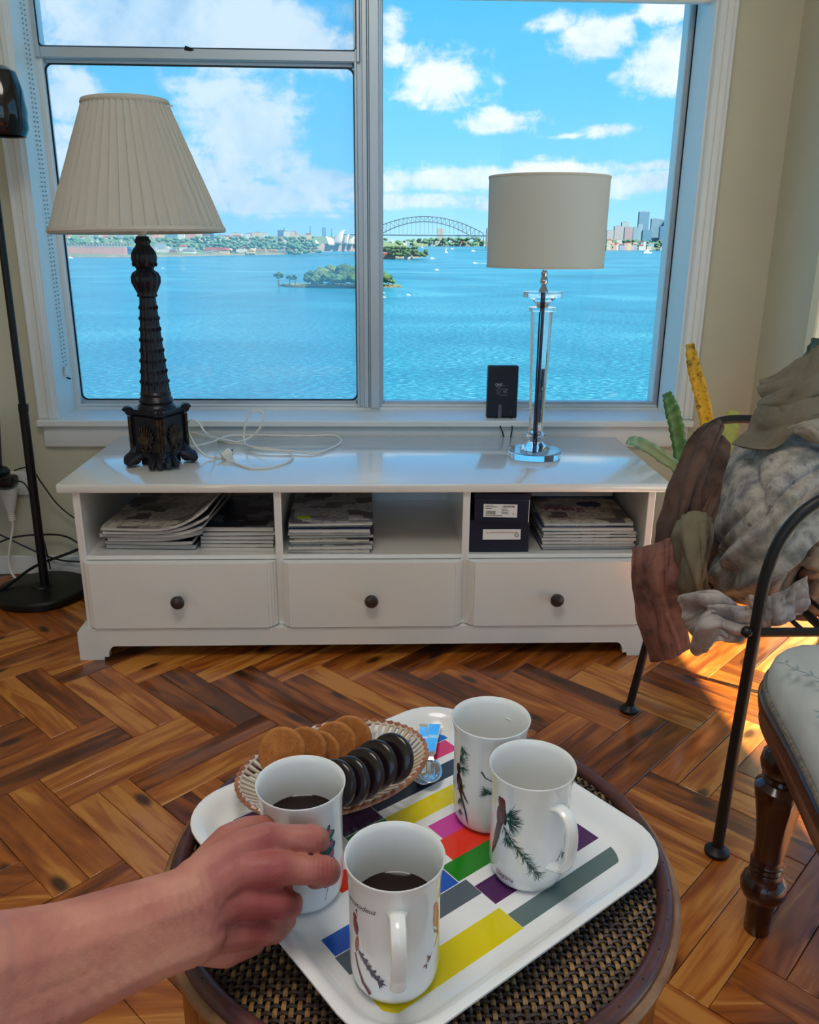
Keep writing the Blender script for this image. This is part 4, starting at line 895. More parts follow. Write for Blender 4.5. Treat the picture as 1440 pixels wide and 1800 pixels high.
lt = thing('side_shelf', 'low black side stand at the far left edge holding the telephone', 'stand', (-1.19,.44,0))
g = G(); g.box(-.10,.130,-.07,.04,.345,.360, bev=.003); g.ob('shelf_top', black_plastic, lt)
for sx in (-.09,-.02):
    for sy in (-.08,.08): g = G(); g.box(sx-.01,sx+.01,sy-.01,sy+.01,0,.345, bev=.001); g.ob('leg', black_plastic, lt)
ph = thing('telephone', 'black cordless telephone upright in its charging cradle at left edge', 'telephone', (-1.075,.43,.3605))
g = G(); g.lathe([(.042,0),(.045,.004),(.045,.014),(.038,.022),(.025,.025),(0,.025)], 30, fn=lambda r,z,a: r*(1-.12*abs(math.sin(a)))); g.ob('cradle', black_plastic, ph)
Mh = Matrix.Translation((0,0,.015)) @ Matrix.Rotation(R(-12),4,'X')
g = G(); g.box(-.023,.023,-.012,.012,0,.155, bev=.006, seg=2, M=Mh); hs = g.ob('handset', mat('phone_navy', (20,22,40), .3), ph)
g = G()
for i in range(3):
    for j in range(4): g.box(-.016+.012*i,-.008+.012*i,-.0132,-.0118,.022+.014*j,.030+.014*j, bev=.001, M=Mh)
o = g.ob('keypad', mat('key_grey', (120,124,150), .4)); o.parent = hs
g = G(); g.box(-.016,.016,-.0130,-.0118,.09,.125, M=Mh); o = g.ob('screen', mat('phone_screen', (60,70,92), .2)); o.parent = hs
def cable(name, label, pts, r, m):
    P = crom(pts, 8); g = G(); g.tube(P, r, 7); o = g.ob(name, m); tag(o, label, 'cable'); recentre(o)
cable('cable', 'thin black telephone cable hanging past the floor lamp pole', [(-1.03,.46,.368),(-1.00,.50,.365),(-.985,.53,.31),(-.95,.54,.24),(-.90,.545,.19),(-.83,.54,.155),(-.77,.52,.14),(-.72,.51,.12)], .0022, black_plastic)
cable('cable', 'thick black cable rising from left floor towards the bench side', [(-1.25,.30,.012),(-1.10,.36,.022),(-1.02,.48,.06),(-.93,.53,.085),(-.84,.54,.12),(-.75,.53,.14)], .0045, black_plastic)
cable('cable', 'black cable arching low behind the floor lamp pole', [(-1.22,.47,.07),(-1.12,.52,.13),(-1.02,.54,.142),(-.93,.545,.13),(-.86,.545,.06),(-.84,.53,.010),(-.80,.52,.006)], .003, black_plastic)
cable('cable', 'loose black cable dropping in a curve behind the round lamp base', [(-1.20,.50,.20),(-1.12,.53,.14),(-1.04,.54,.09),(-.97,.55,.055),(-.90,.545,.05),(-.83,.53,.05),(-.78,.51,.02)], .0026, black_plastic)
cable('cable', 'short grey cable lying on the floor against the bench side', [(-.86,.47,.004),(-.83,.43,.006),(-.80,.43,.008),(-.75,.46,.006)], .004, mat('grey_cable', (150,146,140), .5))
# ================================================================== PLANT
pl = thing('potted_fern', 'birds-nest fern with one yellow and one green upright leaf beside the bench', 'plant', (.93,.30,0))
g = G(); g.lathe([(.07,0),(.085,.10),(.10,.20),(.108,.205),(.108,.225),(.096,.225),(.09,.20),(0,.20)], 36); g.ob('pot', mat('terracotta', (160,90,60), .8, bump=.2, bs=40), pl)
g = G(); g.lathe([(.089,.201),(.05,.207),(0,.21)], 24); g.ob('soil', mat('soil', (44,32,24), .95, bump=.8, bs=40, dist=.01), pl)
def leaf(pts, w, m, tw=0, nm='leaf', label=None, seed=0, thin=.001):
    P = crom(pts, 9); n = len(P); g = G(); rnd = random.Random(seed)
    vw = (CAM-Vector((.93,.3,.5))).normalized(); vs = []
    for i, p in enumerate(P):
        t = i/(n-1); tg = (P[min(i+1,n-1)]-P[max(i-1,0)]).normalized(); sd = tg.cross(vw).normalized(); nn = sd.cross(tg)
        sd = (sd*math.cos(tw)+nn*math.sin(tw)); q = w*(min(1, t*3+.35))*(1-max(0,t-.75)/.25*.45)
        q *= 1+.07*((i % 3)-1)+.05*rnd.uniform(-1,1); wob = .0025*math.sin(i*1.3+seed)
        for k in (-1,-.5,0,.5,1): vs.append(p+sd*q*k+nn*(abs(k)*.22*q + wob*k))
    g.add(vs, [(i*5+k, i*5+k+1, (i+1)*5+k+1, (i+1)*5+k) for i in range(n-1) for k in range(4)])
    o = wp(g.ob(nm, m, None, label, ang=70), pl); s = o.modifiers.new('t', 'SOLIDIFY'); s.thickness = thin; return o
lgreen = mat('fern_green', (70,120,62), .4, c2=(44,92,50), ns=40); lyel = mat('fern_yellow', (206,166,44), .5, c2=(104,80,36), ns=90, lo=.5, hi=.68); lpale = mat('fern_pale', (196,200,110), .5, c2=(170,180,90), ns=40)
def Q(u, v, y): return ony(u, v, y)
leaf([(.93,.30,.21),Q(1252,800,.29),Q(1243,742,.28),Q(1232,690,.27),Q(1220,645,.27),Q(1213,604,.28)], .019, lyel, .15, label='spotted yellow leaf', seed=1)
leaf([(.92,.30,.21),Q(1205,850,.27),Q(1196,790,.27),Q(1188,745,.26),Q(1180,715,.25),Q(1172,690,.25)], .020, lgreen, -.2, label='upright green leaf', seed=2)
leaf([(.94,.31,.21),Q(1245,840,.29),Q(1270,790,.30),Q(1282,755,.31),Q(1290,722,.32)], .026, lpale, .1, label='pale yellow-green leaf', seed=3)
leaf([(.91,.29,.21),Q(1200,840,.26),Q(1160,800,.24),Q(1125,778,.22),Q(1102,774,.21)], .018, mat('fern_blue', (110,150,120), .4), .5, seed=4)
leaf([(.93,.30,.21),Q(1215,810,.28),Q(1226,770,.29),Q(1240,750,.30)], .016, lgreen, .4, seed=5)
leaf([(.96,.28,.21),(1.03,.25,.45),(1.09,.22,.62),Q(1425,640,.20),Q(1440,595,.20)], .030, mat('fern_dark', (36,62,44), .35), -.3, label='dark green leaf', seed=6)
# ================================================================== IRON CHAIR
ic = thing('iron_chair', 'black wrought iron chair with hooped sides, hidden under old work clothes', 'chair', (.83,-.50,0))
def icp(name, g, label=None): return wp(g.ob(name, black_iron, None, label), ic)
YA, YB = -.275, -.739
def hoop(y, x0, top, sh):
    return crom([(x0,y,.012),(x0+.004,y,.20),(x0+.010,y,.42),(x0+.014,y,.52),(x0+.035+sh,y,.595),(x0+.085+sh,y,top-.02),(x0+.17+sh,y,top),(x0+.26,y,top-.005),(x0+.36,y,top-.03),(x0+.41,y,top-.10),(x0+.425,y,.52),(x0+.43,y,.42),(x0+.44,y,.20),(x0+.45,y,.012)], 8)
for y, x0, top, sh in ((YA,.593,.672,.012), (YB,.615,.665,.0)):
    PH = hoop(y, x0, top, sh) if y == YB else crom([(.593,y,.012),(.622,y,.20),(.655,y,.42),(.672,y,.55),(.690,y,.635),(.712,y,.664),(.76,y,.672),(.85,y,.665),(.97,y,.64),(1.02,y,.54),(1.03,y,.42),(1.037,y,.2),(1.045,y,.012)], 8)
    g = G(); g.tube(PH, .0095 if y == YB else .0088, 12); icp('side_hoop', g)
    for xx in (x0, x0+.45): g = G(); g.lathe([(.016,0),(.021,.003),(.021,.008),(.014,.014),(.011,.018)], 20, c=(xx,y,0)); icp('foot', g)
    g = G(); xa = x0+.004 if y == YB else .655; g.tube([(xa,y,.424),(x0+.436,y,.424)], .0075, 10); g.sph((xa-.008,y-.002,.426), .0095, 2); icp('seat_rail', g)
for xa, xb in ((.75,.74), (1.03,1.045)): g = G(); g.tube([(xa,YA,.424),(xb,YB,.424)], .0075, 10); icp('cross_rail', g)
for k in range(5): g = G(); xx = .70+.07*k; g.tube([(xx,YA,.428),(xx,YB,.428)], .004, 8); icp('seat_rod', g)
for zz in (.5,.58,.64): g = G(); g.tube([(1.03-.0*(zz),YA,zz),(1.03,YB,zz)], .005, 8); icp('back_rod', g)
# ---- clothes thrown over it
def splotch(name, cols, sc_, st=(1,1,1), rough=.9, fine=90):
    m = mat(name, cols[0], rough, spec=.15); nt, p, L = nodes_of(m); tc = nd(nt, 'ShaderNodeTexCoord')
    n = nd(nt, 'ShaderNodeTexNoise', i_Scale=sc_, i_Detail=7.0, i_Roughness=.66, i_Distortion=.15); L(tc.outputs['Object'], n.inputs['Vector'])
    k = len(cols); c = ramp(nt, n.outputs[0], [(.30+.40*i/(k-1), s2l(x)) for i, x in enumerate(cols)])
    v = nd(nt, 'ShaderNodeTexVoronoi', i_Scale=sc_*4.0); L(tc.outputs['Object'], v.inputs['Vector']); s = nd(nt, 'ShaderNodeSeparateColor'); L(v.outputs['Color'], s.inputs[0])
    dot = mth(nt, 'MULTIPLY', mth(nt, 'LESS_THAN', v.outputs['Distance'], .17), mth(nt, 'GREATER_THAN', s.outputs[0], .72))
    c = mixc(nt, mth(nt, 'MULTIPLY', dot, .65), c, s2l(cols[-1] if sum(cols[-1]) < 330 else cols[0])); L(c, p.inputs['Base Color'])
    w = nd(nt, 'ShaderNodeTexNoise', i_Scale=float(fine), i_Detail=3.0); L(tc.outputs['Object'], w.inputs['Vector'])
    w2 = nd(nt, 'ShaderNodeTexNoise', i_Scale=16.0, i_Detail=4.0, i_Distortion=1.0); L(tc.outputs['Object'], w2.inputs['Vector'])
    b = nd(nt, 'ShaderNodeBump', i_Strength=.6, i_Distance=.004); L(mth(nt, 'ADD', w2.outputs[0], mth(nt, 'MULTIPLY', w.outputs[0], .08)), b.inputs['Height']); L(b.outputs[0], p.inputs['Normal']); return m
def cloth(name, rows, m, parent, thick=.004, folds=(), res=(44,56), amp=.006, seed=0, sub=True, rid=.006, ang=0, fq=4.0, label=None):
    """rows: list (top to bottom) of lists (left to right) of (u, v, y) control points"""
    grid = [[ony(*p) for p in r] for r in rows]; g = G(); nu, nv = res
    def f(s, t): return cspl([cspl(r, s) for r in grid], t)
    pts = [[f(i/(nu-1), j/(nv-1)) for i in range(nu)] for j in range(nv)]
    vs = []
    for j in range(nv):
        for i in range(nu):
            p = pts[j][i]; a = pts[j][min(i+1,nu-1)]-pts[j][max(i-1,0)]; b = pts[min(j+1,nv-1)][i]-pts[max(j-1,0)][i]
            n = a.cross(b); n = n.normalized() if n.length > 1e-9 else Vector((0,-1,0))
            s, t = i/(nu-1), j/(nv-1); d = amp*noise.noise(Vector((s*3.1+seed, t*3.7, seed)))+amp*.5*noise.noise(Vector((s*8+seed, t*8, 3)))
            ca, sa_ = math.cos(ang), math.sin(ang); fa = (s-.5)*ca+(t-.5)*sa_; fb = -(s-.5)*sa_+(t-.5)*ca; wp_ = .18*noise.noise(Vector((s*2.2+seed, t*2.2, 7)))
            f1 = noise.noise(Vector(((fa+wp_)*fq, fb*1.5, seed*2.0))); f2 = noise.noise(Vector(((fa-wp_)*fq*2.1, fb*2.4, seed*2.0+5)))
            d += rid*((1-min(1,abs(f1)*2.4))**2*1.5-.3 + .35*(1-min(1,abs(f2)*2.4))**2)
            for (cs, ct, dirx, diry, wid, h) in folds:   # ridge through (cs,ct) along (dirx,diry)
                q = (s-cs)*diry-(t-ct)*dirx; l = abs((s-cs)*dirx+(t-ct)*diry); d += h*math.exp(-(q/wid)**2)*math.exp(-(l/.45)**2)
            vs.append(p+n*d)
    g.add(vs, [(j*nu+i, j*nu+i+1, (j+1)*nu+i+1, (j+1)*nu+i) for j in range(nv-1) for i in range(nu-1)])
    o = wp(g.ob(name, m, None, label, ang=180), parent); s = o.modifiers.new('thick', 'SOLIDIFY'); s.thickness = thick; s.offset = 0
    if sub: ss = o.modifiers.new('sub', 'SUBSURF'); ss.levels = 1; ss.render_levels = 1
    return o
rust = splotch('rusty_canvas', [(70,54,50),(112,78,68),(146,98,86),(120,92,84),(92,84,80)], 9)
rust2 = splotch('umber_canvas', [(58,44,38),(84,64,54),(108,84,72),(96,70,58)], 8)
greyj = splotch('paint_stained_drill', [(70,76,84),(108,108,108),(140,134,126),(174,166,156),(134,128,124),(96,100,106)], 11)
palej = splotch('pale_stained_drill', [(104,98,96),(160,148,142),(186,172,166),(150,136,132)], 14)
olive = splotch('olive_drab', [(96,88,72),(120,110,90),(136,124,102)], 7)
khaki = splotch('khaki_cotton', [(104,96,82),(122,112,96),(132,122,106)], 5)
dark = splotch('dark_lining', [(50,46,46),(74,68,66),(60,56,54)], 8)
gr = thing('trousers', 'rusty brown stained work trousers hanging over the left of the iron chair', 'garment', tuple(ony(1180,1160,-.42)))
cloth('upper_leg', [[(1238,744,-.25),(1258,738,-.28),(1276,752,-.30),(1284,790,-.34)],[(1208,776,-.30),(1235,772,-.36),(1262,790,-.38),(1280,830,-.38)],[(1172,838,-.32),(1206,838,-.42),(1245,850,-.43),(1268,872,-.40)],[(1158,900,-.34),(1190,905,-.44),(1228,905,-.44),(1258,915,-.42)],[(1148,948,-.36),(1176,956,-.44),(1204,958,-.46),(1238,962,-.44)],[(1150,1000,-.38),(1170,1005,-.45),(1195,1008,-.46),(1215,1010,-.45)]], rust2, gr, folds=((.75,.25,.1,1,.10,.014),(.55,.6,-.3,1,.07,.012),(.2,.5,.2,1,.12,.01)), seed=1, label='dark umber upper part')
cloth('lower_leg', [[(1112,964,-.40),(1138,958,-.44),(1166,948,-.47),(1186,944,-.47)],[(1108,1000,-.42),(1136,1000,-.47),(1168,994,-.50),(1196,990,-.49)],[(1113,1050,-.43),(1142,1052,-.49),(1170,1050,-.51),(1200,1045,-.50)],[(1124,1106,-.44),(1150,1108,-.50),(1180,1106,-.52),(1210,1104,-.51)],[(1140,1166,-.45),(1164,1164,-.50),(1192,1154,-.52),(1218,1140,-.52)]], rust, gr, folds=((.7,.4,.25,1,.09,.010),(.3,.6,.1,1,.12,.008)), seed=2, rid=.003, ang=.3, label='rust red lower leg')
cloth('inner_fold', [[(1262,850,-.40),(1285,850,-.42),(1310,860,-.42)],[(1236,900,-.46),(1262,910,-.47),(1300,915,-.46)],[(1226,970,-.47),(1256,975,-.48),(1296,980,-.47)],[(1230,1050,-.48),(1262,1055,-.49),(1310,1060,-.48)]], rust2, gr, seed=12, rid=.004)
jk = thing('work_jacket', 'paint-stained grey and khaki work jacket with collar heaped on the iron chair', 'jacket', tuple(ony(1330,1060,-.55)))
cloth('front_flap', [[(1192,915,-.47),(1215,902,-.51),(1240,900,-.53),(1258,910,-.52)],[(1184,950,-.48),(1208,938,-.54),(1238,940,-.57),(1256,950,-.55)],[(1188,1000,-.50),(1212,990,-.56),(1238,990,-.58),(1250,1000,-.56)],[(1192,1036,-.51),(1215,1040,-.57),(1236,1040,-.58),(1256,1040,-.56)],[(1194,1060,-.52),(1218,1072,-.57),(1244,1068,-.58),(1266,1062,-.56)]], olive, jk, folds=((.35,.3,.3,1,.1,-.012),(.55,.75,1,-.2,.10,.014),(.9,.5,0,1,.1,.01)), seed=3)
cloth('hem', [[(1192,1048,-.63),(1222,1040,-.68),(1256,1042,-.70),(1290,1056,-.70),(1322,1066,-.68)],[(1196,1085,-.64),(1225,1070,-.70),(1258,1066,-.72),(1292,1080,-.72),(1326,1090,-.70)],[(1206,1122,-.65),(1230,1105,-.71),(1260,1098,-.73),(1290,1108,-.73),(1322,1112,-.71)],[(1226,1154,-.66),(1242,1146,-.70),(1262,1126,-.73),(1288,1134,-.73),(1316,1124,-.71)]], palej, jk, folds=((.3,.4,1,.6,.10,.012),(.6,.4,1,.3,.08,.010),(.8,.6,1,-.2,.1,-.01)), seed=4, rid=.008, ang=1.2, fq=3.2, label='pale splattered hem')
cloth('jacket_body', [[(1290,785,-.40),(1340,765,-.44),(1390,752,-.46),(1450,745,-.46),(1500,750,-.46)],[(1272,830,-.47),(1325,818,-.56),(1385,800,-.60),(1450,792,-.58),(1500,800,-.55)],[(1260,890,-.50),(1310,880,-.62),(1375,862,-.66),(1445,850,-.63),(1500,860,-.58)],[(1252,950,-.50),(1302,950,-.64),(1368,938,-.685),(1435,915,-.64),(1490,920,-.58)],[(1250,1005,-.50),(1300,1010,-.62),(1358,1008,-.675),(1405,985,-.63),(1440,970,-.58)],[(1266,1048,-.50),(1308,1062,-.56),(1352,1062,-.60),(1388,1040,-.58),(1408,1010,-.52)]], greyj, jk, thick=.006, folds=((.12,.55,.75,-.65,.030,.016),(.30,.62,.8,-.6,.035,-.015),(.48,.45,.85,-.5,.028,.014),(.45,.78,1,-.35,.040,-.022),(.70,.58,.8,-.6,.032,.014),(.25,.22,.5,.85,.035,.012),(.62,.2,.9,.3,.035,-.010),(.80,.35,.9,-.4,.03,-.012),(.2,.85,.7,.7,.035,.014)), res=(64,64), amp=.009, rid=.0032, ang=.6, fq=2.6, seed=5, label='grey splattered body')
cloth('yoke', [[(1336,668,-.36),(1372,650,-.40),(1415,622,-.42),(1450,600,-.42),(1500,580,-.40)],[(1330,690,-.40),(1370,676,-.46),(1415,655,-.48),(1450,640,-.48),(1500,625,-.46)],[(1332,716,-.44),(1372,706,-.50),(1415,694,-.53),(1450,684,-.53),(1500,675,-.50)],[(1316,745,-.45),(1368,742,-.52),(1415,738,-.55),(1450,730,-.55),(1500,725,-.52)]], khaki, jk, folds=((.3,.35,1,-.15,.07,.010),(.6,.5,1,-.4,.06,-.010)), seed=6, ang=1.3, rid=.006, fq=3, label='khaki yoke')
cloth('collar', [[(1332,712,-.47),(1358,716,-.53),(1386,710,-.56),(1420,700,-.57),(1470,690,-.56)],[(1318,738,-.48),(1350,742,-.55),(1384,732,-.58),(1420,722,-.59),(1470,712,-.58)],[(1302,765,-.49),(1340,768,-.56),(1376,756,-.59),(1418,744,-.60),(1470,736,-.58)],[(1288,782,-.50),(1328,790,-.57),(1364,788,-.59),(1386,762,-.60),(1410,752,-.59)]], khaki, jk, thick=.005, folds=((.3,.5,1,.1,.2,.006),), seed=7, amp=.003, rid=.002, label='khaki collar')
cloth('lapel', [[(1384,752,-.59),(1410,742,-.61),(1440,735,-.61),(1490,728,-.60)],[(1400,762,-.60),(1424,758,-.62),(1450,752,-.62),(1490,750,-.60)],[(1425,775,-.60),(1442,780,-.62),(1460,785,-.62),(1490,790,-.60)]], mat('khaki_pale', (150,142,128), .9, bump=.3, bs=300, dist=.0006), jk, thick=.004, seed=8, amp=.002, rid=.001)
cloth('sleeve', [[(1396,925,-.56),(1420,905,-.60),(1450,890,-.60),(1500,880,-.56)],[(1392,955,-.56),(1420,945,-.63),(1452,935,-.63),(1500,930,-.58)],[(1394,985,-.55),(1424,982,-.62),(1455,980,-.64),(1500,975,-.58)],[(1392,1015,-.54),(1424,1020,-.62),(1456,1022,-.63),(1500,1020,-.58)],[(1386,1050,-.53),(1420,1062,-.59),(1456,1065,-.62),(1500,1062,-.58)],[(1362,1082,-.52),(1408,1092,-.56),(1450,1098,-.58),(1500,1100,-.56)]], splotch('tan_drill', [(80,66,56),(136,112,94),(168,142,120),(110,92,80)], 10), jk, thick=.006, folds=((.5,.2,1,-.3,.06,.018),(.5,.42,1,.2,.05,-.022),(.5,.6,1,-.1,.06,.020),(.5,.82,1,.25,.05,-.02)), res=(44,60), rid=.012, ang=1.4, fq=4.5, seed=9, label='crumpled tan sleeve')
cloth('lining', [[(1316,1046,-.69),(1352,1046,-.70),(1388,1030,-.69),(1418,1012,-.68)],[(1322,1080,-.70),(1358,1072,-.715),(1392,1058,-.71),(1424,1046,-.69)],[(1330,1112,-.70),(1360,1104,-.715),(1390,1090,-.71),(1422,1076,-.69)]], palej, jk, seed=10)
# ================================================================== UPHOLSTERED CHAIR
uc_ = thing('parlour_chair', 'carved dark wooden chair with pale floral upholstered seat at right edge', 'chair', (.78,-1.10,0))
mahog = mat('mahogany', (58,24,14), .22, coat=.5, c2=(38,16,11), ns=9, st=(6,6,1), bump=.08, bs=20)
def up_(name, g, m=mahog, label=None): return wp(g.ob(name, m, None, label), uc_)
front = crom([(.640,-.830,0),(.604,-.848,0),(.580,-.885,0),(.566,-.925,0),(.557,-.975,0),(.548,-1.03,0),(.535,-1.10,0),(.522,-1.17,0),(.515,-1.25,0),(.518,-1.33,0),(.535,-1.38,0),(.57,-1.40,0)], 6)
outline = [(p.x, p.y) for p in front]+[(1.02,-1.36),(1.04,-1.32),(1.04,-.89),(1.02,-.845)]
cen = Vector((.78,-1.12))
def ring(k, z): return [((cen.x+(x-cen.x)*k), (cen.y+(y-cen.y)*k), z) for x, y in outline]
flo = mat('floral_brocade', (186,188,184), .75, bump=.25, bs=500, dist=.0005)
nt, p, L = nodes_of(flo); tc = nd(nt, 'ShaderNodeTexCoord')
vo = nd(nt, 'ShaderNodeTexVoronoi', i_Scale=20.0); n_ = nd(nt, 'ShaderNodeTexNoise', i_Scale=7.0, i_Detail=5.0, i_Distortion=1.6); L(tc.outputs['Object'], n_.inputs['Vector'])
L(ramp(nt, n_.outputs[0], [(.3, s2l((176,178,176))), (.7, s2l((196,198,192)))]), p.inputs['Base Color'])
g = G(); n = len(outline); prof = [(.985,.405),(1.0,.415),(1.0,.428),(.985,.443),(.955,.455),(.90,.463),(.78,.472),(.55,.480),(.25,.484)]
vs = [q for k, z in prof for q in ring(k, z)]; vs.append((cen.x, cen.y, .485))
g.add(vs, [(j*n+i, j*n+(i+1) % n, (j+1)*n+(i+1) % n, (j+1)*n+i) for j in range(len(prof)-1) for i in range(n)]+[((len(prof)-1)*n+i, (len(prof)-1)*n+(i+1) % n, len(prof)*n) for i in range(n)])
seat = up_('seat', g, flo, 'pale floral seat'); 
# woven sprigs on the brocade: leaf pairs on curling stems
sprig_m = mat('brocade_grey', (138,150,150), .7)
g = G(); rnd = random.Random(12)
def seat_z(x, y):
    d = min(1, max(abs(x-cen.x)/.30, abs(y-cen.y)/.28)); return .4848-.005*d-.0165*max(0,(d-.55)/.45)**2.2
for cx, cy, a0, L_ in ((.63,-.97,.9,.07),(.68,-.95,-.4,.08),(.72,-1.0,.2,.09),(.60,-1.02,2.0,.08),(.56,-1.08,1.0,.06),(.64,-1.10,2.6,.09),(.58,-1.18,1.6,.08),(.66,-1.20,.6,.09),(.74,-1.08,1.9,.1),(.56,-1.27,1.2,.07)):
    x, y, a = cx, cy, a0; P = []
    for k in range(9):
        P.append((x, y, seat_z(x,y)+.0006)); x += L_/8*math.cos(a); y += L_/8*math.sin(a); a += .22*math.sin(k+cx*40)
        if k % 2: 
            for s in (-1, 1):
                b = a+s*.8; ll = .014; q = [(x, y), (x+ll*.5*math.cos(b+.35), y+ll*.5*math.sin(b+.35)), (x+ll*math.cos(b), y+ll*math.sin(b)), (x+ll*.5*math.cos(b-.35), y+ll*.5*math.sin(b-.35))]
                g.add([(u, v, seat_z(u,v)+.0007) for u, v in q], [(0,1,2,3)])
    g.tube(P, .0007, 4)
up_('woven_sprigs', g, sprig_m, 'grey woven leaf sprigs').__setitem__('kind', 'stuff')
g = G(); nF = len(front)
def fr(k, z): return [Vector((cen.x+(q.x-cen.x)*k, cen.y+(q.y-cen.y)*k, z)) for q in front]
g.tube(fr(1.004,.414), .0055, 8, flat=.8)
for i, q in enumerate(crom(fr(1.010,.414), 3)):
    if i % 2 == 0: g.sph(q, .0028, 1)
up_('gimp_braid', g, mat('gimp', (132,122,104), .7, c2=(86,80,74), ns=120), 'grey gimp braid').__setitem__('kind', 'stuff')
g = G(); secs = [(1.0,.409),(1.022,.406),(1.034,.396),(1.026,.384),(1.010,.374),(1.016,.364),(.995,.358),(.95,.366),(.95,.40)]
vs = [q for k, z in secs for q in fr(k, z)]; g.add(vs, [(j*nF+i, j*nF+i+1, ((j+1) % 9)*nF+i+1, ((j+1) % 9)*nF+i) for j in range(9) for i in range(nF-1)]); up_('front_rail', g)
for a, b in (((.60,-.885),(1.02,-.90)), ((.54,-1.385),(1.02,-1.33)), ((1.03,-.90),(1.03,-1.33))):
    d = Vector((b[0]-a[0], b[1]-a[1], 0)); M = Matrix.Translation((a[0],a[1],.34)) @ Matrix.Rotation(math.atan2(d.y,d.x),4,'Z'); g = G(); g.box(0,d.length,-.012,.012,0,.07, bev=.003, M=M); up_('side_rail', g)
legp = [(.017,0),(.019,.003),(.0195,.03),(.0215,.062),(.028,.066),(.033,.076),(.034,.086),(.031,.096),(.024,.103),(.0245,.110),(.0225,.114),(.0245,.119),(.0225,.124),(.025,.129),(.0225,.134),(.022,.140),(.0235,.17),(.0275,.205),(.034,.240),(.0365,.252),(.0345,.262),(.025,.270),(.0275,.274),(.025,.279),(.030,.288),(.0325,.300),(.030,.314),(.022,.322),(.020,.326),(.024,.334),(.026,.345),(.024,.36),(.02,.372)]
def legfn(r, z, a):
    if .14 < z < .262: return r*(1-.06*abs(math.sin(a*4)))   # faceted baluster
    return r
for x, y in ((.612,-.908), (.560,-1.345)):
    g = G(); g.lathe(legp, 48, c=(x,y,0), fn=legfn); up_('leg', g)
for y in (-.905,-1.315): g = G(); g.tube(crom([(1.06,y,0),(1.03,y,.2),(1.02,y,.40),(1.05,y,.65),(1.09,y,.90)], 5), .018, 10); up_('leg', g)
g = G(); g.box(1.065,1.085,-1.30,-.92,.60,.90, bev=.008); up_('back_panel', g, flo); g = G(); g.box(1.075,1.105,-1.33,-.89,.88,.94, bev=.01); up_('top_rail', g)
# ================================================================== RATTAN TABLE
TX, TY = .0685, -1.2665
rt = thing('rattan_table', 'round rattan side table with dark woven top carrying the tray', 'table', (TX, TY, 0))
rim_m = mat('rattan_rim', (92,52,48), .4, c2=(62,36,40), ns=26, coat=.3, bump=.2, bs=60); cane_l = mat('cane_light', (150,112,76), .45, c2=(120,80,52), ns=30, coat=.2)
wv_a = mat('weave_tan', (158,122,72), .45, c2=(62,44,34), ns=46, lo=.40, hi=.60, coat=.2); wv_b = mat('weave_dark', (64,46,38), .45, c2=(38,28,26), ns=60, coat=.2)
sp_, RW = .0062, .2235
for ax, m, nm in ((0, wv_b, 'weft_strands'), (1, wv_a, 'warp_strands')):
    g = G(); N = int(RW/sp_)
    for i in range(-N, N+1):
        q = i*sp_; half = math.sqrt(max(0, RW*RW-q*q)); k0 = int(half/sp_); P = []
        if k0 < 1: continue
        for k in range(-2*k0, 2*k0+1):
            t = k*sp_/2; par = (k//2+i) % 2
            z = .4505+(.0013 if (par if ax == 0 else 1-par) else -.0013)*(1 if k % 2 == 0 else 0)
            P.append((t, q, z) if ax == 0 else (q, t, z))
        g.tube(P, .0013 if ax else .0012, 5, flat=1.5, nrm=(0,0,1), cap=False)
    g.ob(nm, m, rt, kind='stuff')
g = G(); g.lathe([(0,.44),(.224,.44),(.224,.447),(0,.447)], 48); g.ob('top_board', mat('under_dark', (26,18,15), .9), rt)
def tor(r, z, a, nm, m, seg=96, wob=0):
    g = G(); g.tube([(r*math.cos(t), r*math.sin(t), z) for t in [2*math.pi*k/seg for k in range(seg)]], a, 12, closed=True); return g.ob(nm, m, rt)
tor(.2255,.4535,.0078,'rim_cane',rim_m); tor(.2335,.4465,.0062,'outer_cane',cane_l); tor(.229,.4355,.006,'lower_cane',rim_m); tor(.226,.02,.008,'foot_ring',rim_m); tor(.224,.24,.006,'middle_cane',cane_l)
g = G()
for k in range(40):
    a = 2*math.pi*k/40+.05; g.sph((.2275*math.cos(a), .2275*math.sin(a), .4608), (.0011,.0011,.0006), 1)
g.ob('rim_nails', mat('nail_dark', (26,20,20), .4), rt, kind='stuff')
canes = mat('cane_slat', (168,104,44), .45, c2=(120,66,26), ns=12, st=(8,8,1), coat=.2); cme = None
for k in range(72):
    a = 2*math.pi*k/72
    if cme is None: g = G(); g.tube([(.218,0,.012),(.218,0,.22),(.218,0,.438)], .0088, 8); cme = g.mesh('cane_slat', canes)
    o = link('cane_slat', cme, rt); o.rotation_euler = (0,0,a)
# ================================================================== TRAY
TRX, TRY, TRZ, TA = .068, -1.258, .4575, R(36.5)
tr = thing('tray', 'white glossy square tray printed with bright colour blocks on the rattan table', 'tray', (TRX, TRY, TRZ), TA)
mel = mat('tray_melamine', (236,236,236), .16, coat=.4)
def rsq(h, r, n=8):
    P = []
    for cx, cy, a0 in ((h-r,h-r,0),(-h+r,h-r,90),(-h+r,-h+r,180),(h-r,-h+r,270)):
        for k in range(n+1): a = R(a0+90*k/n); P.append((cx+r*math.cos(a), cy+r*math.sin(a)))
    return P
secs = [(.136,.030,0),(.150,.036,.0005),(.160,.044,.007),(.1665,.049,.0135),(.1715,.053,.0165),(.1735,.055,.0165),(.1735,.055,.0185),(.1705,.053,.0192),(.1655,.050,.0178),(.160,.046,.0130),(.1545,.041,.0065),(.149,.036,.0032),(.140,.030,.0026),(.10,.02,.0026)]
g = G(); vs = [(x, y, z) for h, r, z in secs for x, y in rsq(h, r)]; n = 36; ns_ = len(secs)
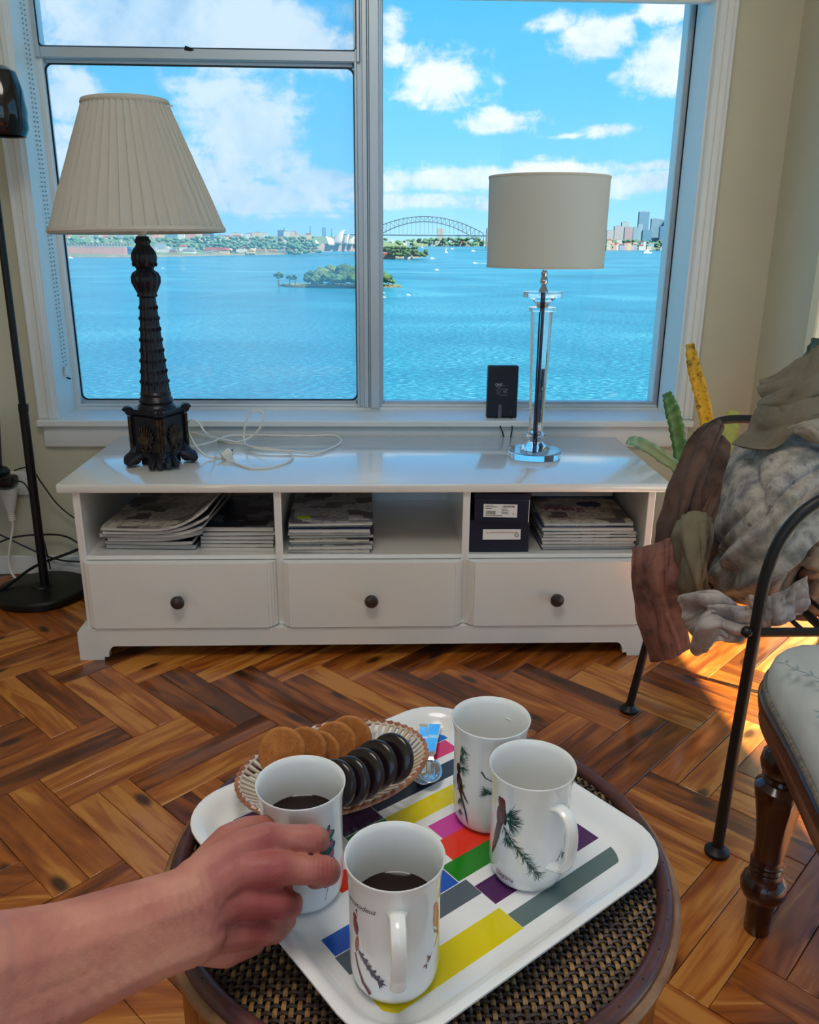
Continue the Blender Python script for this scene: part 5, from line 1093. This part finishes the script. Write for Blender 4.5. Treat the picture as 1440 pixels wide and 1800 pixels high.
g.add(vs, [(j*n+i, j*n+(i+1) % n, (j+1)*n+(i+1) % n, (j+1)*n+i) for j in range(ns_-1) for i in range(n)]+[tuple(range(n))[::-1], tuple((ns_-1)*n+i for i in range(n))])
g.ob('tray_body', mel, tr, ang=50)
# printed blocks: (u0,u1,v0,v1) in cm, u along the stripes, v towards the room's right
BL_ = dict(green_grey=(92,112,110), purple=(78,28,86), dark_purple=(52,22,62), yellow=(224,204,8), slate=(84,96,106), green=(24,128,20), red=(232,52,24), magenta=(206,60,160), blue=(20,84,190), pink=(226,44,100), sky_blue=(30,110,200), navy=(44,52,70))
for nm, u0, u1, v0, v1 in (('green_grey',.35,14.2,11.7,13.5),('purple',.35,14.3,7.5,10.2),('yellow',-13.8,.3,10.7,13.6),('slate',-13.9,.3,6.4,8.5),('blue',-13.8,-.5,4.2,6.3),('green',-.4,10.5,3.8,6.2),('red',1.0,12.0,1.0,3.8),('magenta',2.2,9.5,-1.3,1.0),
        ('yellow',-.4,12.5,-4.9,-2.5),('green',-5.2,-.5,-4.9,-2.6),('dark_purple',-5.2,-.5,-8.2,-5.0),('navy',-.45,12.6,-8.3,-6.1),('pink',7.0,13.4,-11.7,-9.4),('sky_blue',8.5,13.9,-14.2,-11.8),('purple',-13.4,-5.0,-13.9,-11.6),('red',-9.5,-5.0,-1.4,.9),('magenta',-13.6,-9.6,-6.4,-4.2)):
    g = G(); g.box(u0/100, u1/100, -v1/100, -v0/100, .0026, .00275); g.ob('printed_block', mat('print_'+nm, BL_[nm], .18, coat=.4), tr)
# ================================================================== MUGS
MZ = TRZ+.00285
mugprof_o = [(.0,.0012),(.026,.0012),(.0265,0),(.0285,0),(.0315,.003),(.0338,.009),(.0348,.018),(.0350,.04),(.0350,.085),(.0355,.098),(.0368,.106),(.0382,.1115),(.0383,.1125),(.0378,.1132),(.0370,.1125),(.0355,.106),(.0340,.097),(.0333,.085),(.0332,.02),(.0315,.008),(.027,.0045),(0,.004)]
inks = dict(plum=(78,24,46), rust=(150,66,44), orange=(214,110,54), pine=(44,92,78), pined=(30,62,56), black=(34,28,34), pinkb=(190,90,130), leafg=(40,120,84), grey=(84,70,88), maroon=(110,24,40), fawn=(170,110,70))
def im(k): return mat('ink_'+k, inks[k], .2, coat=.3)
class Decal:
    def __init__(s, parent, off=0): s.off = off; s.p = parent; s.g = {}; s.lv = {}
    def P(s, a, z, lv=0):
        a += s.off; r = .0352+.00008*lv; return Vector((r*math.sin(a), -r*math.cos(a), z))   # angle 0 faces the camera
    def G_(s, k): return s.g.setdefault(k, G())
    def strip(s, k, pts, w, lv=0):
        """pts: (s mm, z mm); w: widths mm"""
        n = len(pts); L_ = []
        for i, (x, z) in enumerate(pts):
            a = pts[max(i-1,0)]; b = pts[min(i+1,n-1)]; dx, dz = b[0]-a[0], b[1]-a[1]; l = math.hypot(dx, dz) or 1; ww = (w[i] if isinstance(w, (list,tuple)) else w)/2
            L_.append(((x-dz/l*ww), (z+dx/l*ww), (x+dz/l*ww), (z-dx/l*ww)))
        vs = []
        for x0, z0, x1, z1 in L_: vs += [s.P(x0/35.2, z0/1000, lv), s.P(x1/35.2, z1/1000, lv)]
        s.G_(k).add(vs, [(2*i, 2*i+1, 2*i+3, 2*i+2) for i in range(n-1)])
    def ell(s, k, x, z, a, b, rot=0, lv=1):
        vs = [s.P(x/35.2, z/1000, lv)]; c, sn = math.cos(rot), math.sin(rot); N = 14
        for q in (.5, 1):
            for i in range(N):
                t = 2*math.pi*i/N; u, v = a*q*math.cos(t), b*q*math.sin(t); vs.append(s.P((x+u*c-v*sn)/35.2, (z+u*sn+v*c)/1000, lv))
        f = [(0,1+i,1+(i+1) % N) for i in range(N)]+[(1+i,1+N+i,1+N+(i+1) % N,1+(i+1) % N) for i in range(N)]
        s.G_(k).add(vs, f)
    def tuft(s, x, z, ang, n, L_, rnd, ks=('pine','pined'), spread=1.5, w=.55):
        for i in range(n):
            a = ang+spread*(rnd.random()-.5)*2; l = L_*rnd.uniform(.6,1.1); b = rnd.uniform(-.25,.25)
            s.strip(ks[i % len(ks)], [(x, z), (x+l*.55*math.cos(a), z+l*.55*math.sin(a)), (x+l*math.cos(a+b), z+l*math.sin(a+b))], [w, w*.8, .15], lv=i % 3)
    def stem(s, pts, w, rnd, L_, n=9, ks=('pine','pined'), k='black'):
        s.strip(k, pts, w)
        m = len(pts)-1
        for j in range(m):
            (x0, z0), (x1, z1) = pts[j], pts[j+1]; a = math.atan2(z1-z0, x1-x0)
            for q in (.1,.45,.8): s.tuft(x0+(x1-x0)*q, z0+(z1-z0)*q, a, n, L_, rnd, ks, 1.0)
        s.tuft(*pts[-1], a, n+3, L_, rnd, ks, .8)
    def done(s):
        for k, g in s.g.items(): o = g.ob('painted_'+{'plum':'bird','rust':'bird','orange':'bird','pine':'needles','pined':'needles','black':'twig','pinkb':'bud','leafg':'leaf','grey':'sprig','maroon':'twig','fawn':'bird'}[k], im(k), s.p, ang=180)
def mug(x, y, label, hang, off=0, name='mug'):
    """hang: angle of the handle round the mug, 0 towards the camera, positive to the right"""
    view = math.atan2(CAM.y-y, CAM.x-x)+math.pi/2   # turn so that local -y points at the camera
    th = thing(name, label, 'mug', (x, y, MZ), view, 'bone china mugs on the tray')
    g = G(); g.lathe(mugprof_o, 64); g.ob('cup', white_china, th, ang=50)
    d = Vector((math.sin(hang), -math.cos(hang), 0)); nrm = Vector((math.cos(hang), math.sin(hang), 0))
    P = crom([d*r+Vector((0,0,z)) for r, z in ((.0342,.0905),(.043,.0925),(.052,.0885),(.0565,.078),(.0570,.062),(.0545,.048),(.049,.037),(.043,.0325),(.0342,.030))], 6); n = len(P)
    g = G(); rr = [.0058+.0022*max(0, 1-min(i, n-1-i)/5) for i in range(n)]; g.tube(P, rr, 12, nrm=nrm, flat=.52); g.ob('handle', white_china, th)
    return th, Decal(th, off)
m1, d1 = mug(-.0365, -1.3165, 'white mug of coffee held by the hand, painted with a berry sprig', R(-28), -.20)
rnd = random.Random(2)
for i, (x, z, a, b, r) in enumerate(((32,84,3,1.2,1.2),(30,76,5,2.4,.6),(33,70,5,2.6,2.2),(29,64,6,3,.4),(34,60,5,2.6,1.8),(28,52,6,2.8,.9),(33,47,4.5,2.4,2.3),(28,41,5.5,2.6,.7),(31,34,4.5,2.2,2.0),(27,30,4,2,.5))): d1.ell('leafg' if i % 3 else 'pine', x+(1.5 if i % 2 else -2), z, a*1.35, b*1.5, r, 1)
for x, z in ((31,80),(32,68),(33,58),(31,55),(34,50),(30,46)): d1.ell('pinkb', x, z, 3.2, 2.5, .6, 3)
d1.strip('black', [(31,88),(31.5,70),(31,50),(29,30),(25,14)], [.5,.8,.8,.7,.4], 2); d1.done()
mf, d2_ = mug(.042, -1.4075, 'white mug of coffee nearest the camera, painted with red birds', R(3), .06)
for x, z, a, b, r, k in ((-37,74,2.6,3.0,0,'rust'),(-36,66,3.4,7,.15,'rust'),(-35.5,64,2.4,6,.15,'maroon'),(-34.5,50,2.2,8,-.12,'rust')): d2_.ell(k, x, z, a, b, r, 1)
d2_.strip('maroon', [(-36,79),(-35,82),(-34,78)], [.4,2.4,.6]); d2_.strip('maroon', [(-37,40),(-34,30),(-28,18),(-21,11)], [1.6,2,2.6,3.2], 2)
rnd = random.Random(6); d2_.stem([(-33,46),(-27,40),(-20,32),(-13,25)], .8, rnd, 5.5, 7, ('grey','black'), 'grey')
for x, z in ((-30,43),(-26,40),(-23,36),(-19,33),(-16,29),(-13,26)): d2_.ell('grey', x, z, 2.6, 1.5, -.7, 3); d2_.ell('grey', x+1.5, z+1.4, 2.2, 1.2, .6, 3)
for x, z, a, b, r, k in ((36,72,4.2,10,-.10,'orange'),(35,81,3.0,3.2,0,'orange'),(39,66,2.4,8,-.1,'fawn')): d2_.ell(k, x, z, a, b, r, 1)
d2_.strip('maroon', [(41,84),(42.5,90),(44,96)], [2.2,1.4,.4], 2); d2_.strip('maroon', [(33,62),(35,57),(39,55)], [.5,1.6,1.0], 2); d2_.strip('orange', [(41,61),(40,54),(41,50)], [1,2,2.4], 2)
d2_.strip('black', [(42,52),(36,46),(28,38)], [.6,.9,.7]); d2_.tuft(29,39,3.6,18,5.5,rnd,('fawn','black'),1.2); d2_.tuft(25,34,3.8,10,4,rnd,('fawn','black'),1.0); d2_.strip('pined', [(44,40),(40,28),(38,20)], [.5,.6,.2]); d2_.strip('pined', [(46,38),(42,24)], [.5,.2])
d2_.done()
mt, d3 = mug(.1385, -1.2185, 'empty white mug at the back beside spoons, painted with dark birds on pine', R(150), .17)
rnd = random.Random(8)
d3.tuft(-36,92,-.6,34,13,rnd,spread=1.3); d3.tuft(-38,80,-.3,26,12,rnd,spread=1.4); d3.tuft(-35,70,-1.0,20,10,rnd); d3.tuft(-38,48,-.9,20,9,rnd); d3.tuft(-37,34,-1.3,22,10,rnd,spread=.9); d3.tuft(-36,22,-1.3,16,8,rnd,spread=.8)
for x, z, a, b, r, k in ((-40,66,3.4,6,.1,'black'),(-38,50,4.2,11,.25,'plum'),(-36.5,52,3,9,.25,'black')): d3.ell(k, x, z, a, b, r, 2)
d3.strip('black', [(-37,44),(-33,34),(-28,22),(-25,10)], [3.2,3.4,2.2,.7], 3); d3.strip('plum', [(-35,46),(-29,38),(-25,33)], [2.6,2.6,.5], 3)
d3.strip('black', [(-13,74),(-9,68),(-2,64)], [1.6,1.2,1.0], 2); d3.tuft(-6,52,3.0,30,9,rnd,spread=1.3); d3.tuft(-3,50,2.2,16,8,rnd,spread=1.2); d3.tuft(6,46,.4,20,9,rnd); d3.done()
mb, d4 = mug(.1655, -1.2960, 'empty white mug in front right, painted with a plum bird and script', R(40), .17)
rnd = random.Random(10)
for x, z, a, b, r, k in ((-33,88,4.6,10,.12,'plum'),(-31,99,3.2,4.2,0,'plum'),(-34,74,5.2,12,-.08,'plum'),(-33,80,3.2,12,.1,'maroon'),(-29,76,2.6,9,.1,'black')): d4.ell(k, x, z, a, b, r, 1)
d4.strip('maroon', [(-31,101),(-28,100),(-26,97)], [3,3,.5], 3); d4.strip('plum', [(-34,68),(-38,52),(-42,36),(-44,28)], [7,6,4,1.5], 2); d4.strip('black', [(-33,66),(-36,50),(-40,36)], [3,3,1], 3)
d4.tuft(-27,78,.2,40,17,rnd,spread=.85); d4.tuft(-26,74,-.5,26,15,rnd,spread=.7); d4.tuft(-24,72,-.1,22,13,rnd)
d4.stem([(-30,66),(-22,56),(-13,46),(-5,36),(2,27)], .9, rnd, 11, 9); d4.tuft(-26,56,-1.4,18,12,rnd,spread=.6)
d4.strip('black', [(30,43),(27,37),(22,30)], [.4,.9,1.2]); d4.tuft(30,38,-1.1,14,8,rnd,spread=.6); d4.done()
def bend(dec, x0, z0, slope=0): return lambda c: dec.P((x0+c.x*1000)/35.2, z0/1000+c.y+slope*c.x, 4+c.z*0)
text_ob('Elegans', .0066, im('maroon'), None, mb, 'script', bend=bend(d4, -27, 12.5, -.12), ext=0, shear=.35)
text_ob('haematodeus', .0066, im('grey'), None, mf, 'script', bend=bend(d2_, -34, 85, .12), ext=0, shear=.35)
def coffee_mat():
    m = mat('black_coffee', (30,14,6), .03, spec=.5, c2=(22,10,5), ns=20); return m
for mm, z, lab in ((m1,.0745,'black coffee in the mug held by the hand'),(mf,.068,'black coffee in the mug nearest the camera')):
    g = G(); g.lathe([(0,-.002),(.0326,-.002),(.0332,.0006),(.0322,0),(.015,0),(0,0)], 48); o = g.ob('coffee', coffee_mat()); tag(o, lab, 'coffee'); o.location = mm.location+Vector((0,0,z))
# ================================================================== PLATE AND BISCUITS
PX_, PY_, PA = -.0165, -1.1745, R(30.8)
pt_ = thing('plate', 'oval pierced basket-edge plate with brown rope rim holding biscuits', 'plate', (PX_, PY_, TRZ+.0029), PA)
PAx, PBx = .1035, .0745
cer = mat('basket_ceramic', (226,214,196), .2, coat=.4, c2=(206,184,158), ns=40); brn = mat('glazed_brown', (186,124,92), .22, coat=.4, c2=(128,70,50), ns=60)
def ov(k, z, n=64, o=0): return [((PAx-k)*math.cos(2*math.pi*i/n), (PBx-k)*math.sin(2*math.pi*i/n), z) for i in range(n)]
g = G(); secs = [(.040,.0),(.036,.0),(.034,.004),(.030,.009),(.0275,.0115),(.0275,.0135),(.0305,.012),(.036,.0065),(.045,.0055)]
vs = [q for k, z in secs for q in ov(k, z)]; g.add(vs, [(j*64+i, j*64+(i+1) % 64, (j+1)*64+(i+1) % 64, (j+1)*64+i) for j in range(8) for i in range(64)]+[tuple(range(64))[::-1], tuple(8*64+i for i in range(64))]); g.ob('well', cer, pt_, ang=60)
g = G()
for i in range(60):
    a = 2*math.pi*i/60; c, s = math.cos(a), math.sin(a)
    g.tube([((PAx-k)*c, (PBx-k)*s, z) for k, z in ((.0280,.0125),(.018,.0185),(.009,.024),(.001,.0295))], [.0021,.0018,.0019,.0026], 6)
g.ob('pierced_staves', cer, pt_, kind='stuff')
g = G(); g.tube(ov(.0285,.0135,72), .0022, 6, closed=True); g.ob('inner_braid', brn, pt_)
g = G(); g.tube(ov(.001,.0298,72), .0026, 8, closed=True); g.ob('rim', cer, pt_)
g = G()
for i in range(56):
    a = 2*math.pi*i/56; b = a+2*math.pi/56*.95; P = [((PAx-.001+.0008)*math.cos(t), (PBx-.001+.0008)*math.sin(t), .0306+h) for t, h in ((a-.015,-.0012),((a+b)/2,.0008),(b+.01,.0002))]
    g.tube(P, [.0020,.0032,.0019], 6)
g.ob('rope_edge', brn, pt_, kind='stuff')
dig = mat('digestive', (182,118,58), .85, c2=(150,88,38), ns=60, bump=.9, bs=150, dist=.0012); cho = mat('dark_chocolate', (34,20,20), .24, coat=.3, c2=(28,18,22), ns=20)
edge_m = mat('baked_edge', (190,132,72), .85)
pe = Vector((math.cos(PA), math.sin(PA), 0)); pn_ = Vector((-math.sin(PA), math.cos(PA), 0))
def biscuit(kind, pos, nrm, r, label):
    th = thing('digestive_biscuit' if kind == 'd' else 'chocolate_biscuit', label, 'biscuit', tuple(pos), 0, 'plain biscuits on the plate' if kind == 'd' else 'chocolate biscuits on the plate')
    M = Vector(nrm).to_track_quat('Z', 'Y').to_matrix().to_4x4(); g = G()
    if kind == 'd':
        g.lathe([(0,-.0033),(r*.93,-.0033),(r*.99,-.0022),(r,-.0005),(r,.0012),(r*.975,.0028),(r*.93,.0034),(r*.86,.0030),(0,.0031)], 40, M=M); g.ob('biscuit_body', dig, th, ang=60); 
        g = G()
        for k in range(17):
            a = 2.4*k; q = r*.8*math.sqrt(k/17); g.sph(M @ Vector((q*math.cos(a), q*math.sin(a), .0031)), (.0006,.0006,.0003), 1)
        g.ob('prick_holes', mat('prick_dark', (96,56,26), .9), th)
    else:
        g.lathe([(0,-.0042),(r*.85,-.004),(r*.97,-.0025),(r,.0),(r*.97,.0028),(r*.88,.0044),(r*.6,.0050),(r*.3,.0051),(0,.0050)], 40, M=M); g.ob('biscuit_body', cho, th, ang=180)
ords = ['nearest','second','third','fourth','farthest']
nd1 = (-pe*.62-pn_*.42+Vector((0,0,.42))).normalized()
for i, (u, v, d, r) in enumerate(((496,1324,.795,.0246),(535,1322,.812,.0240),(560,1328,.820,.0236),(588,1312,.836,.0244),(614,1301,.850,.0246))):
    biscuit('d', ond(u, v, d), nd1, r, '%s plain round biscuit in the leaning row' % ords[i])
nd2 = (-pe*.74-pn_*.36+Vector((0,0,.40))).normalized()
for i, (u, v, d, r) in enumerate(((590,1378,.770,.0225),(613,1373,.777,.0230),(637,1360,.787,.0238),(660,1345,.798,.0240),(688,1333,.808,.0242))):
    biscuit('c', ond(u, v, d), nd2, r, '%s dark chocolate biscuit in the leaning row' % ords[i])
# ================================================================== TEASPOONS
def spoon(b, h, label, dz):
    z0 = TRZ+.0030+dz; B = onz(*b, z0); H = onz(*h, z0+.004); B.z = z0; d = (H-B); d.z = 0; L_ = d.length; rz = math.atan2(d.y, d.x)
    th = thing('teaspoon', label, 'spoon', tuple(B), rz, 'teaspoons on the tray'); g = G()
    def bowl(s, t):
        a = 2*math.pi*s; r = t; x = -.019+(.021 if math.cos(a) > 0 else .0205)*r*math.cos(a)+.019; y = .0132*r*math.sin(a)
        return Vector((x, y, .0012+.0062*r*r))
    g.grid(bowl, 33, 7); o = g.ob('bowl', chrome, th, ang=180); s = o.modifiers.new('t','SOLIDIFY'); s.thickness = .0009
    g = G(); P = crom([(.0195,0,.0075),(.026,0,.0105),(.034,0,.0110),(.06,0,.0085),(L_*.75,0,.0060),(L_,0,.0045)], 6); n = len(P)
    vs = []
    for i, p in enumerate(P):
        t = i/(n-1); w = .0042-.0018*math.exp(-((t-.15)/.12)**2)+.0034*t**2
        vs += [(p.x,-w,p.z-.0006),(p.x,w,p.z-.0006),(p.x,w*.9,p.z+.0006),(p.x,-w*.9,p.z+.0006)]
    g.add(vs, [(4*i+k, 4*i+(k+1) % 4, 4*i+4+(k+1) % 4, 4*i+4+k) for i in range(n-1) for k in range(4)]+[(3,2,1,0), (4*n-4,4*n-3,4*n-2,4*n-1)]); g.ob('spoon_handle', chrome, th)
spoon((744,1369), (747,1274), 'left teaspoon lying on the tray beside the plate', .0002)
spoon((756,1366), (764,1274), 'right teaspoon resting against the left one on the tray', .0040)
# ================================================================== ARM AND HAND
person = thing('person', 'bare right forearm and hand reaching in from left, gripping a mug of coffee', 'person', tuple(ond(330,1610,.62)))
def skin_mat():
    m = mat('skin', (176,112,98), .5, sss=.12, spec=.35); nt, p, L = nodes_of(m); tc = nd(nt, 'ShaderNodeTexCoord')
    n = nd(nt, 'ShaderNodeTexNoise', i_Scale=38.0, i_Detail=6.0, i_Roughness=.65); L(tc.outputs['Object'], n.inputs['Vector'])
    n2 = nd(nt, 'ShaderNodeTexNoise', i_Scale=14.0, i_Detail=2.0); L(tc.outputs['Object'], n2.inputs['Vector'])
    c = ramp(nt, mth(nt, 'MULTIPLY_ADD', n2.outputs[0], .7, mth(nt, 'MULTIPLY', n.outputs[0], .3)), [(.36, s2l((172,106,94))), (.5, s2l((194,130,112))), (.64, s2l((206,148,126)))])
    va = nd(nt, 'ShaderNodeVertexColor', layer_name='redness'); c = mixc(nt, va.outputs[0], c, mixc(nt, n.outputs[0], s2l((132,62,66)), s2l((168,88,84)))); L(c, p.inputs['Base Color'])
    v = nd(nt, 'ShaderNodeTexVoronoi', i_Scale=520.0); L(tc.outputs['Object'], v.inputs['Vector'])
    w = nd(nt, 'ShaderNodeTexNoise', i_Scale=110.0, i_Detail=4.0); L(tc.outputs['Object'], w.inputs['Vector'])
    b = nd(nt, 'ShaderNodeBump', i_Strength=.35, i_Distance=.0012); L(mth(nt, 'ADD', w.outputs[0], mth(nt, 'MULTIPLY', v.outputs['Distance'], .35)), b.inputs['Height']); L(b.outputs[0], p.inputs['Normal']); return m
ag = G()
def caps(pts, step=.35):
    """pts: (u, v, depth, radius px) -> a chain of close balls: one smooth tapering limb"""
    Q_ = [(ond(u, v, d), r*d/F) for u, v, d, r in pts]
    for (a, ra), (b, rb) in zip(Q_, Q_[1:]):
        n = max(2, int((b-a).length/(min(ra, rb)*step))+1)
        for k in range(n+1):
            t = k/n; ag.sph(a.lerp(b, t), ra+(rb-ra)*t, 2)
# forearm: two bones side by side give an oval section
for dv, dd, rk in ((-1,.0,1.0),(1,.006,1.0),(0,-.006,1.0),(0,.018,.98)):
    o = 28*dv
    caps([(-330,1800+o*1.5,.47,112),(-150,1762+o*1.4,.51,104),(0,1731+o*1.3,.548,92),(100,1700+o*1.15,.568,80),(200,1658+o,.588,70),(280,1628+o,.602,62),(345,1606+o*1.1,.614,57)])
# metacarpals and the ball of the hand
caps([(345,1550,.618,44),(420,1492,.642,33),(470,1474,.650,29)]); caps([(345,1575,.612,46),(420,1532,.631,34),(492,1527,.636,30)])
caps([(342,1606,.612,48),(415,1580,.630,36),(486,1586,.638,29)]); caps([(338,1636,.616,50),(400,1634,.632,38),(462,1636,.644,27)])
caps([(350,1570,.636,46),(420,1530,.660,38),(470,1500,.672,30)]); caps([(342,1620,.636,48),(410,1612,.656,42),(470,1600,.664,32)]); caps([(345,1650,.632,44),(395,1660,.642,40),(440,1648,.655,32)])
caps([(470,1478,.652,26),(482,1500,.655,25),(494,1528,.650,26),(492,1558,.652,24),(488,1586,.650,25),(476,1613,.654,23),(462,1636,.656,24)])   # webbing between the knuckles
caps([(385,1552,.6165,9),(430,1535,.6245,6)]); caps([(385,1590,.613,9),(430,1583,.622,6)]); caps([(385,1528,.624,9),(425,1500,.6345,6)])
# fingers: knuckle, middle joint, end joint, tip
caps([(470,1474,.650,29),(498,1474,.655,25),(530,1473,.658,24),(550,1474,.660,26),(558,1477,.670,24),(553,1484,.686,21),(536,1492,.692,19)])
caps([(492,1527,.636,30),(522,1529,.642,26),(550,1530,.644,25.5),(569,1530,.648,27),(575,1532,.658,26),(570,1538,.676,22),(554,1544,.686,19)])
caps([(486,1586,.638,29),(502,1589,.648,26),(510,1591,.658,24.5),(512,1590,.674,21),(516,1586,.684,18)])
caps([(462,1636,.644,27),(482,1635,.657,23.5),(495,1626,.671,20),(505,1618,.682,17)])
# thumb along the top of the handle, its tip just above the index finger
caps([(362,1532,.640,40),(402,1482,.662,34),(432,1460,.676,25),(462,1453,.688,21),(494,1456,.698,18)])
me = ag.mesh('arm', None); tmp = bpy.data.objects.new('tmp_arm', me); C.objects.link(tmp)
rm = tmp.modifiers.new('r', 'REMESH'); rm.mode = 'VOXEL'; rm.voxel_size = .0014; rm.use_smooth_shade = True
sm = tmp.modifiers.new('s', 'SMOOTH'); sm.factor = .5; sm.iterations = 10
dg = bpy.context.evaluated_depsgraph_get(); dg.update(); am = bpy.data.meshes.new_from_object(tmp.evaluated_get(dg)); bpy.data.objects.remove(tmp)
def pj(u, v, d): return ond(u, v, d)
view = (CAM-pj(450,1560,.62)).normalized()
creases = [(pj(552,1474,.640), (pj(550,1474,.66)-pj(498,1474,.655)).normalized(), .013, .0036, .00055), (pj(570,1530,.630), (pj(569,1530,.648)-pj(522,1529,.642)).normalized(), .013, .0036, .00055), (pj(508,1590,.640), (pj(510,1591,.658)-pj(486,1586,.638)).normalized(), .010, .0034, .0004),
           (pj(352,1600,.585), (pj(400,1580,.62)-pj(300,1620,.60)).normalized(), .020, .0060, .00045)]
knk = [(pj(473,1470,.635), .012), (pj(492,1527,.622), .012), (pj(486,1587,.624), .012), (pj(462,1637,.630), .011), (pj(556,1474,.645), .010), (pj(575,1531,.635), .012), (pj(510,1590,.640), .011), (pj(430,1550,.62), .034), (pj(420,1620,.62), .03)]
hw_ = pj(370,1590,.61); ax_ = (pj(470,1550,.63)-pj(250,1630,.60)).normalized()
at = am.color_attributes.new('redness', 'FLOAT_COLOR', 'POINT'); vals = []
nv = [v.normal.copy() for v in am.vertices]
for v in am.vertices:
    p = v.co; red = 0
    for c, r in knk:
        q = (p-c).length/r
        if q < 2.2: red += math.exp(-q*q)*(.55 if r < .02 else .35)
    s_ = (p-hw_).dot(ax_); red += .40/(1+math.exp(-s_/.012))  # whole hand redder than the forearm: mostly light, painted into the skin
    vals += [min(1, red)]*3+[1]
for i, v in enumerate(am.vertices):
    p = v.co.copy(); d = 0
    for c, a, r, lam, amp in creases:
        w = p-c
        if w.length < 2*r: d += amp*math.cos(2*math.pi*w.dot(a)/lam+1.5*noise.noise(p*120))*math.exp(-(w.length/r)**2)
    d += .0004*noise.noise(p*70)
    v.co = p+nv[i]*d
at.data.foreach_set('color', vals)
am.name = 'arm'; am.materials.clear(); am.materials.append(skin_mat()); am.polygons.foreach_set('use_smooth', [True]*len(am.polygons))
arm = link('forearm_and_hand', am); wp(arm, person); print('ARM', len(am.polygons))
